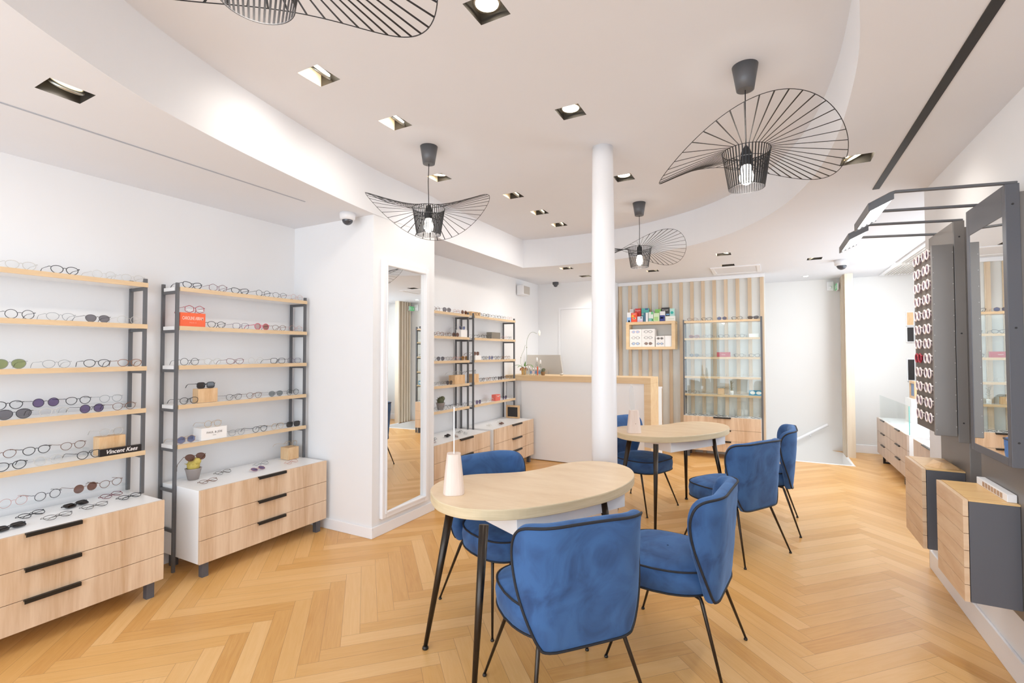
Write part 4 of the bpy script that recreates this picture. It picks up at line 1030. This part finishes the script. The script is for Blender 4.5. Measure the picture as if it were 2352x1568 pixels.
WN = {'kb': 'black', 'kr': 'thin black round', 'kc': 'black cat-eye', 'ks': 'black square', 'gy': 'thin grey', 'cl': 'clear-framed', 'cr': 'thin clear round', 'to': 'tortoiseshell', 'br': 'brown', 'bu': 'burgundy cat-eye', 'bh': 'burgundy hexagonal', 'ro': 'thin rose round',
      'go': 'thin gold round', 'dk': 'dark thin', 'pu': 'purple', 'rd': 'red hexagonal', 'Sg': 'green-lens', 'Sd': 'dark grey', 'Sp': 'purple-lens', 'Sv': 'large grey-lens', 'Sb': 'round brown', 'Sk': 'thick black', 'Sr': 'pink', 'Ss': 'smoke-lens', 'Sl': 'blue-lens', 'So': 'orange round',
      'Sc': 'black cat-eye', 'Sx': 'red cat-eye', 'Su': 'violet-lens'}
ORD = ['first', 'second', 'third', 'fourth', 'fifth', 'sixth', 'seventh', 'eighth', 'ninth', 'tenth']
def row(codes, poss, mk, end, where, grp, parts=True, small=None):
    small = small or 1.0
    if not parts:      # keep neighbours from running into one another
        cs, ps = [], []
        for c, p in zip(codes, poss):
            if ps and p - ps[-1] < .150: p = ps[-1] + .150
            if p > poss[-1] + .035: continue
            cs.append(c); ps.append(p)
        codes, poss = cs, ps
    """poss ordered away from the far end; numbered from that named end"""
    n = len(codes)
    for i, (c, p) in enumerate(zip(codes, poss)):
        s_ = ST[c]; kd = 'sunglasses' if c[0] == 'S' else 'eyeglasses'
        lb = '%s %s, %s from %s, %s' % (WN[c], kd, ORD[n - 1 - i], end, where)
        loc, rz, extra = mk(p, i)
        glasses(loc, rz, s_[0], s_[1], s_[2], lb, grp, s_[3], parts=parts, scale=small, kind=kd, **extra)
rg = random.Random(11)
def onx(x, z, jit=.12, **ex):
    return lambda p, i: ((x + rg.uniform(-.006, .006), p, z + .0005), H90 + rg.uniform(-jit, jit), ex)
SH = {1: 1.877 + .0245, 2: 1.613 + .0245, 3: 1.347 + .0245, 4: 1.081 + .0245, 5: .815 + .0245}
G1, G2, G3, G4, G5 = 'frames on the black-sign rack', 'frames on the orange-sign rack', 'frames on the rack beyond the mirror wall', 'frames on the rack beside the counter', 'frames in the glazed rack'
E12 = 'the mirror-wall end'
XF = -3.525
row(['cl', 'kb', 'cr', 'cl'], [1.02, 1.2, 1.385, 1.535], onx(XF, SH[1]), E12, 'top shelf, black-sign rack', G1)
row(['kr', 'gy', 'Sd', 'cr'], [1.02, 1.19, 1.36, 1.515], onx(XF, SH[2]), E12, 'second shelf, black-sign rack', G1)
row(['Sg', 'gy', 'kb', 'to'], [.985, 1.175, 1.36, 1.525], onx(XF, SH[3]), E12, 'third shelf, black-sign rack', G1)
row(['Sv', 'cl', 'Sp', 'br'], [1.01, 1.17, 1.34, 1.50], onx(XF, SH[4]), E12, 'front row, fourth shelf, black-sign rack', G1)
row(['kb', 'cr', 'kb'], [1.0, 1.15, 1.33], onx(XF, SH[5]), E12, 'front row, fifth shelf, black-sign rack', G1)
def riser(x0, x1, y0, y1, z0, h, label):
    t = thing('acrylic_riser', label, 'riser', ((x0 + x1) / 2, (y0 + y1) / 2, z0), world=True)
    MB().box(x0, x1, y0, y1, z0 + h - .004, z0 + h).build('top', M['acryl'], t)
    MB().box(x0, x1, y0, y0 + .003, z0, z0 + h - .004).build('side', M['acryl'], t); MB().box(x0, x1, y1 - .003, y1, z0, z0 + h - .004).build('side', M['acryl'], t)
riser(-3.68, -3.60, .70, 1.55, SH[4] + .0005, .045, 'clear acrylic riser on the fourth shelf, black-sign rack')
row(['kb', 'Sp', 'kb', 'gy'], [1.01, 1.165, 1.31, 1.47], lambda p, i: ((-3.62, p, SH[4] + .046), H90 + .1, dict(parts=True) if 0 else {}), E12, 'back row, fourth shelf, black-sign rack', G1)
riser(-3.68, -3.60, .70, 1.36, SH[5] + .0005, .05, 'clear acrylic riser on the fifth shelf, black-sign rack')
row(['br', 'kb', 'br'], [.99, 1.13, 1.29], lambda p, i: ((-3.62, p, SH[5] + .051), H90 + .15, {}), E12, 'back row, fifth shelf, black-sign rack', G1)
CT = .5705
riser(-3.665, -3.58, .66, 1.56, CT, .06, 'clear acrylic riser on the cabinet under the black-sign rack')
row(['ro', 'kr', 'Sb', 'br'], [1.035, 1.175, 1.345, 1.47], lambda p, i: ((-3.60, p, CT + .061), H90 + .15, {}), E12, 'back row, cabinet under black-sign rack', G1)
for i, (x, y, c, rz, lb) in enumerate([(-3.36, .965, 'Sk', .2, 'dark sunglasses lying at the cut-off end of the cabinet top'), (-3.52, 1.10, 'kb', .35, 'black eyeglasses lying behind the crossed brown pair'), (-3.36, 1.15, 'dk', .1, 'dark thin eyeglasses lying above the first drawer handle'),
                                 (-3.53, 1.29, 'Sk', .3, 'thick black sunglasses lying mid cabinet top near the back'), (-3.40, 1.325, 'dk', .05, 'dark thin eyeglasses lying before the thick black sunglasses'), (-3.56, 1.475, 'bh', .3, 'burgundy eyeglasses lying at the rear corner of the cabinet top'), (-3.43, 1.51, 'kb', .1, 'black eyeglasses lying at the front corner of the cabinet top')]):
    s_ = ST[c]; glasses((x, y, CT + .004), H90 + rz, s_[0], s_[1], s_[2], lb, 'frames lying on the black-sign cabinet', s_[3], fold=True, rx=R(-68), kind='sunglasses' if c[0] == 'S' else 'eyeglasses')
# orange-sign rack
row(['kc', 'bh', 'kc', 'kr', 'dk', 'ro'], [1.885, 2.065, 2.23, 2.415, 2.56, 2.72], onx(XF, SH[1]), E12, 'top shelf, orange-sign rack', G2)
row(['kb', 'pu', 'Sr', 'br', 'ro'], [2.06, 2.235, 2.405, 2.565, 2.715], onx(XF, SH[2]), E12, 'second shelf, orange-sign rack', G2)
row(['kr', 'cl', 'bu', 'cr', 'ks', 'pu'], [1.88, 2.03, 2.20, 2.365, 2.55, 2.705], onx(XF, SH[3]), E12, 'third shelf, orange-sign rack', G2)
row(['kb', 'dk', 'br', 'Ss', 'kr'], [1.88, 2.195, 2.355, 2.54, 2.69], onx(XF, SH[4]), E12, 'fourth shelf, orange-sign rack', G2)
row(['Sl', 'gy', 'kb', 'go', 'Sk'], [1.865, 2.22, 2.40, 2.56, 2.705], onx(XF, SH[5]), E12, 'fifth shelf, orange-sign rack', G2)
for i, (x, y, c, rz, lb) in enumerate([(-3.375, 1.945, 'br', .1, 'brown eyeglasses lying beside the grey cactus pot'), (-3.53, 2.14, 'dk', .15, 'thin brown round eyeglasses lying behind the first brown pair'), (-3.40, 2.325, 'Su', .15, 'violet-lens sunglasses lying before the first drawer handle'),
                                 (-3.53, 2.44, 'gy', .1, 'thin grey eyeglasses lying behind the violet sunglasses'), (-3.38, 2.60, 'ro', .15, 'rose eyeglasses lying before the small wooden cube')]):
    s_ = ST[c]; glasses((x, y, CT + .004), H90 + rz, s_[0], s_[1], s_[2], lb, 'frames lying on the orange-sign cabinet', s_[3], fold=True, rx=R(-68), kind='sunglasses' if c[0] == 'S' else 'eyeglasses')
def block(x0, x1, y0, y1, z0, h, label, mat='block', name='wooden_block', cat='wood block'):
    o = MB().box(x0, x1, y0, y1, z0, z0 + h).build(name, M[mat], bevel=.0015); return tag(rehome(o, ((x0 + x1) / 2, (y0 + y1) / 2, z0)), label, cat)
def sign(name, label, x0, x1, y0, y1, z0, h, mat, words, cat='sign'):
    t = thing(name, label, cat, ((x0 + x1) / 2, (y0 + y1) / 2, z0), world=True)
    MB().box(x0, x1, y0, y1, z0, z0 + h).build('board', M[mat], t, bevel=.001)
    for (w_, mt, sz, zf, sp, sh, tl, bo) in words: lettering(t, w_, M[mt], sz, ((x1 - x0) / 2 + .0008, 0, h * zf), FACE_PX, spacing=sp, shear=sh, tall=tl, bold=bo)
    return t
z2 = SH[2] + .0005
sign('name_sign', 'orange name sign block carrying red glasses on the second shelf', -3.56, -3.512, 1.805, 1.972, z2, .095, 'orange', [('CAROLINE ABRAM', 'pinkink', .0165, .60, 1.0, 0, 1.9, .0004), ('PARIS', 'pinkink', .010, .28, 1.9, 0, 1, 0)])
glasses((-3.525, 1.905, z2 + .0955), H90 - .05, 'hex', 'red', 'clear', 'red hexagonal eyeglasses standing on the orange sign', G2, .0016, kind='eyeglasses')
z5 = SH[5] + .0005
sign('name_sign', 'white name box carrying gold glasses on the fifth shelf', -3.62, -3.52, 1.96, 2.14, z5, .085, 'whitecard', [('PAUL & JOE', 'grey_ink', .019, .60, 1.15, 0, 1, .0003), ('PARIS', 'grey_ink', .007, .36, 1.4, 0, 1, 0)])
glasses((-3.54, 2.05, z5 + .0855), H90, 'round', 'gold', 'clear', 'thin gold round eyeglasses standing on the white name box', G2, .001)
z5b = SH[5] + .0005
sign('name_sign', 'black name sign lying before the wooden block, fifth shelf', -3.530, -3.505, 1.375, 1.59, z5b, .042, 'blackcard', [('Vincent Kaes', 'white_ink', .031, .52, 1.0, .35, 1.1, .0003)])
block(-3.62, -3.545, 1.385, 1.52, z5b, .11, 'raw wood block behind the black name sign')
glasses((-3.57, 1.455, z5b + .1105), H90, 'panto', 'clear', 'clear', 'clear-framed eyeglasses standing on the block behind the black sign', G1, .0012)
z4 = SH[4] + .0005
block(-3.60, -3.53, 1.94, 2.075, z4, .098, 'raw wood block under dark sunglasses on the fourth shelf')
glasses((-3.555, 2.005, z4 + .0985), H90, 'square', 'black', 'black', 'thick black sunglasses standing on the fourth-shelf wood block', G2, .002, kind='sunglasses')
block(-3.62, -3.52, 2.655, 2.755, CT, .10, 'small wooden cube at the corner of the cabinet top')
glasses((-3.545, 2.705, CT + .1005), H90 + .2, 'round', 'gold', 'clear', 'thin gold round eyeglasses standing on the small wooden cube', G2, .001)
small_pot((-3.585, 1.945, CT + .0005), 'grey pot of yellow cactus wearing brown sunglasses on the cabinet', 1.55, 'potgrey', 'cactus')
glasses((-3.545, 1.945, CT + .135), H90, 'big', 'brown', 'brown', 'brown sunglasses perched on the yellow cactus pot', G2, .0018, rx=R(-35), kind='sunglasses')
# rack beyond the mirror wall
XB = -3.115; E3 = 'the next rack'
row(['br', 'Sv', 'ro', 'Sb'], [4.11, 4.31, 4.50, 4.65], onx(XB, SH[1]), E3, 'top shelf, rack beyond mirror wall', G3, False)
row(['Sd', 'to', 'br', 'Sb', 'So'], [4.03, 4.15, 4.25, 4.36, 4.49], onx(XB, SH[2]), E3, 'second shelf, rack beyond mirror wall', G3, False)
row(['cl', 'Sd', 'gy', 'ro', 'So'], [4.05, 4.19, 4.34, 4.49, 4.64], onx(XB, SH[3]), E3, 'third shelf, rack beyond mirror wall', G3, False)
row(['cl', 'gy', 'Sd'], [4.06, 4.18, 4.33], onx(XB, SH[4]), E3, 'fourth shelf, rack beyond mirror wall', G3, False)
row(['Sb', 'gy', 'dk', 'dk', 'gy', 'cl'], [4.03, 4.14, 4.27, 4.39, 4.51, 4.63], onx(XB, SH[5]), E3, 'fifth shelf, rack beyond mirror wall', G3, False)
block(-3.17, -3.10, 4.565, 4.69, SH[2] + .0005, .085, 'small white box under blue sunglasses beyond the mirror wall', 'whitecard', 'white_box', 'box')
glasses((-3.125, 4.62, SH[2] + .086), H90, 'cat', 'clear', 'blue', 'blue-lens sunglasses standing on the small white box', G3, .0012, parts=False, kind='sunglasses')
block(-3.19, -3.105, 4.45, 4.65, SH[4] + .0005, .10, 'orange-toned wood block on the rack beyond the mirror wall')
glasses((-3.13, 4.55, SH[4] + .101), H90, 'round', 'clear', 'clear', 'clear eyeglasses on the wood block beyond the mirror wall', G3, .001, parts=False)
small_pot((-3.17, 4.27, SH[5] + .0005), 'small dark cactus pot on the fifth shelf beyond the mirror wall', 1.5, 'potgrey', 'cactusdk')
for (x, y, c, rz, lb) in [(-3.0, 3.97, 'dk', .4, 'dark thin eyeglasses lying at the near end beyond the mirror wall'), (-2.90, 3.80, 'bh', .1, 'burgundy eyeglasses lying just past the mirror wall edge'), (-3.0, 4.20, 'Sk', .3, 'dark sunglasses lying mid cabinet beyond the mirror wall'), (-2.9, 4.22, 'br', .6, 'brown eyeglasses lying before the dark sunglasses'), (-3.02, 4.46, 'dk', .2, 'dark eyeglasses lying at the far end of that cabinet'), (-2.92, 4.42, 'gy', .5, 'grey eyeglasses lying near the top drawer handle')]:
    s_ = ST[c]; glasses((x, y, CT + .004), H90 + rz, s_[0], s_[1], s_[2], lb, 'frames lying on the cabinet beyond the mirror wall', s_[3], fold=True, rx=R(-68), parts=False, kind='sunglasses' if c[0] == 'S' else 'eyeglasses')
# rack beside the counter
E4 = 'the counter end'
row(['kb', 'kc', 'dk', 'kb', 'dk', 'ro'], [4.96, 5.13, 5.27, 5.42, 5.57, 5.75], onx(XB, SH[1]), E4, 'top shelf, counter-side rack', G4, False)
row(['dk', 'kb', 'kb', 'ro', 'dk'], [4.93, 5.06, 5.20, 5.62, 5.76], onx(XB, SH[2]), E4, 'second shelf, counter-side rack', G4, False)
row(['kb', 'Sl', 'kb', 'br', 'to', 'Sb'], [5.11, 5.24, 5.36, 5.49, 5.62, 5.77], onx(XB, SH[3]), E4, 'third shelf, counter-side rack', G4, False)
row(['kb', 'to', 'kb', 'Sd', 'br', 'kb'], [5.04, 5.19, 5.34, 5.49, 5.63, 5.78], onx(XB, SH[4]), E4, 'fourth shelf, counter-side rack', G4, False)
row(['Sp', 'cr', 'cl', 'Sp', 'cr'], [4.95, 5.10, 5.24, 5.62, 5.77], onx(XB, SH[5]), E4, 'fifth shelf, counter-side rack', G4, False)
block(-3.25, -3.15, 4.86, 5.06, SH[1] + .0005, .055, 'low wood block on the top shelf of the counter-side rack')
block(-3.19, -3.11, 5.27, 5.49, SH[2] + .0005, .085, 'silver grey box on the counter-side rack', 'silverbox', 'silver_box', 'box')
block(-3.18, -3.10, 4.865, 5.0, SH[3] + .0005, .055, 'white box under brown sunglasses, counter-side rack', 'whitecard', 'white_box', 'box')
glasses((-3.13, 4.93, SH[3] + .056), H90, 'square', 'brown', 'brown', 'brown square sunglasses on the white box, counter-side rack', G4, .002, parts=False, kind='sunglasses')
block(-3.19, -3.10, 4.835, 4.945, SH[4] + .0005, .10, 'wood block with black glasses, counter-side rack')
glasses((-3.13, 4.89, SH[4] + .101), H90 + .3, 'round', 'black', 'clear', 'black round eyeglasses on the counter-side wood block', G4, .0015, parts=False)
t = thing('red_stand', 'small coral card box on the fifth shelf, counter-side rack', 'box', (-3.14, 5.425, SH[5] + .0005), world=True)
MB().box(-3.17, -3.11, 5.365, 5.485, SH[5] + .0005, SH[5] + .08).build('carton', plain('coral_card', '#e26a5c', .5), t); mb = MB().tube([(-3.108, 5.39, SH[5] + .07), (-3.108, 5.41, SH[5] + .05), (-3.108, 5.425, SH[5] + .065), (-3.108, 5.44, SH[5] + .05), (-3.108, 5.46, SH[5] + .07)], .003, 5); mb.build('print', M['whitecard'], t)
for (x, y, c, rz, lb) in [(-2.93, 5.24, 'Sb', .2, 'brown sunglasses lying alone on the counter-side cabinet'), (-2.98, 5.03, 'cr', .2, 'clear eyeglasses lying on the counter-side cabinet'), (-3.02, 5.36, 'cl', .2, 'clear-framed eyeglasses lying behind the brown sunglasses')]:
    s_ = ST[c]; glasses((x, y, CT + .004), H90 + rz, s_[0], s_[1], s_[2], lb, 'frames lying on the counter-side cabinet', s_[3], fold=True, rx=R(-68), parts=False, kind='sunglasses' if c[0] == 'S' else 'eyeglasses')
# glazed rack
def ony(y, z): return lambda p, i: ((p, y, z + .0005), rg.uniform(-.1, .1), {})
E5 = 'the stair end'; VS = [z + .0245 for z in VZ]; YV = 7.30
row(['bu', 'kc', 'Sl', 'kc', 'Sc'], [-.97, -.78, -.58, -.39, -.19], ony(YV, VS[0]), E5, 'top shelf, glazed rack', G5)
row(['Sx', 'pu', 'kc', 'kb'], [-.95, -.77, -.56, -.36], ony(YV, VS[1]), E5, 'second shelf, glazed rack', G5)
row(['Sd', 'gy', 'kb', 'kc'], [-.95, -.78, -.37, -.18], ony(YV, VS[2]), E5, 'third shelf, glazed rack', G5)
row(['cr', 'cl', 'cr', 'cr'], [-.80, -.60, -.38, -.20], ony(YV, VS[3]), E5, 'fourth shelf, glazed rack', G5)
row(['kr', 'cl', 'cr'], [-.98, -.80, -.40], ony(YV, VS[4]), E5, 'fifth shelf, glazed rack', G5)
block(-.245, -.125, 7.29, 7.33, VS[1] + .0005, .05, 'low pale box on the second shelf of the glazed rack', 'whitecard', 'white_box', 'box')
t = thing('name_sign', 'dark red name block on the third shelf of the glazed rack', 'sign', (-.565, 7.31, VS[2] + .0005), world=True)
MB().box(-.65, -.478, 7.29, 7.33, VS[2] + .0005, VS[2] + .068).build('board', M['red'], t); lettering(t, 'Cuoio', M['white_ink'], .018, (0, -.0208, .034), FACE_MY)
block(-.645, -.56, 7.31, 7.35, VS[4] + .0005, .085, 'small wood block on the lowest shelf of the glazed rack')
glasses((-.6, 7.325, VS[4] + .086), 0, 'oval', 'dark', 'clear', 'thin dark eyeglasses on the small wood block, glazed rack', G5, .001, fold=False, rx=R(-60))
t = thing('dried_plant', 'dried plant stem standing on the lowest shelf of the glazed rack', 'plant', (-.47, 7.33, VS[4] + .0005))
MB().lathe([(.022, 0), (.024, .05), (.018, .055)], seg=14).build('pot', M['whitecard'], t, True)
mb = MB()
for k in range(26):
    a = k * 2.4; z = .05 + k * .0052; r_ = .02 + .01 * math.sin(k); mb.tube([(0, 0, z), (r_ * math.cos(a), r_ * .5 * math.sin(a), z + .018)], [.003, .0012], 4)
mb.tube([(0, 0, .04), (-.005, 0, .13), (-.022, 0, .205)], .002, 5); mb.build('foliage', plain('dry_olive', '#8c7d4e', .8, var=.3, vscale=50), t)
t = thing('picture_card', 'blue card printed with white glasses on the lowest glazed shelf', 'card', (-.17, 7.33, VS[4] + .0005), world=True)
MB().box(-.255, -.09, 7.33, 7.336, VS[4] + .0005, VS[4] + .072).build('card', plain('teal_card', '#3f8fae', .5), t)
mb = MB()
for sg in (-1, 1):
    b0 = len(mb.v); mb.v += [(-.172 + sg * .037 + .032 * math.cos(2 * PI * k / 18), 7.3288, VS[4] + .036 + .022 * math.sin(2 * PI * k / 18)) for k in range(18)]; mb.face([b0 + k for k in range(18)])
mb.build('print', M['petal'], t)
for i, (x, c) in enumerate(((-.98, 'kb'), (-.84, 'kr'), (-.73, 'dk'), (-.60, 'kb'), (-.45, 'kr'), (-.33, 'gy'), (-.17, 'kr'))):
    s_ = ST[c]; glasses((x, 7.235, CT + .004), 0, s_[0], s_[1], s_[2], '%s eyeglasses lying %s from the stair end under the glass' % (WN[c], ORD[6 - i]), 'frames lying on the cabinet of the glazed rack', s_[3], fold=True, rx=R(-68), parts=False)
# pale sunglasses on the board, facing the room
for i in range(12):
    for j, y in enumerate((3.375, 3.555)):
        z = 1.075 + i * .080 - .003
        lb = 'pale %s sunglasses on the brown board, %s row from the bottom, %s' % ('red' if i == 4 else 'pinkish', (ORD + ['eleventh', 'twelfth'])[i], 'beside the plate' if j == 0 else 'alcove side')
        glasses((.757, y, z), -H90 + .0, 'round', 'red' if (i == 4 and j) else 'white', 'violet', lb, 'pale sunglasses on the brown board', .0032, parts=False, kind='sunglasses', rx=0, scale=1.05, fold=True)
for o in [o for o in bpy.data.objects if o.get('group') == 'pale sunglasses on the brown board']: o.rotation_euler = (0, 0, -H90)

# ------------------------------------------------------------------ light
w = bpy.data.worlds.new('daylight'); SC.world = w; w.use_nodes = True; nt = w.node_tree
bg = nt.nodes['Background']; sky = nt.nodes.new('ShaderNodeTexSky'); sky.sky_type = 'HOSEK_WILKIE'; sky.turbidity = 4; sky.sun_direction = (0, -.4, .9)
mixn = nt.nodes.new('ShaderNodeMix'); mixn.data_type = 'RGBA'; mixn.inputs[0].default_value = .85; mixn.inputs[7].default_value = (.93, .96, 1, 1)
nt.links.new(sky.outputs[0], mixn.inputs[6]); nt.links.new(mixn.outputs[2], bg.inputs['Color']); bg.inputs['Strength'].default_value = 1.1
def area(name, loc, rot, sx, sy, e, col):
    l = bpy.data.lights.new(name, 'AREA'); l.shape = 'RECTANGLE'; l.size = sx; l.size_y = sy; l.energy = e; l.color = col
    o = bpy.data.objects.new(name, l); COL.objects.link(o); o.location = loc; o.rotation_euler = rot; return o
area('shopfront_daylight', (-1.0, -1.85, 1.35), (R(90), 0, 0), 5.4, 2.2, 100, (.78, .89, 1))
area('alcove_daylight', (1.83, 6.1, 1.6), (0, R(78), 0), 1.5, 2.8, 38, (.86, .93, 1))
area('alcove_fill', (1.35, 7.3, 2.50), (R(25), 0, 0), .3, 1.2, 26, (.90, .96, 1))  # unseen fill panel added to brighten the alcove walls, no fixture there
l = bpy.data.lights.new('stairwell_fill', 'POINT'); l.energy = 5; l.shadow_soft_size = .03; o = bpy.data.objects.new('stairwell_fill', l); COL.objects.link(o); o.location = (.2, 8.0, -.9)  # unseen fill point for the stairwell walls, without any fixture

SC.view_settings.view_transform = 'Standard'; SC.view_settings.look = 'None'; SC.view_settings.exposure = .42; SC.view_settings.gamma = 1.06
SC.cycles.max_bounces = 8; SC.cycles.diffuse_bounces = 5; SC.cycles.transparent_max_bounces = 16; SC.cycles.sample_clamp_indirect = 6
SC.cycles.use_denoising = True; SC.cycles.use_adaptive_sampling = True; SC.cycles.adaptive_threshold = .04
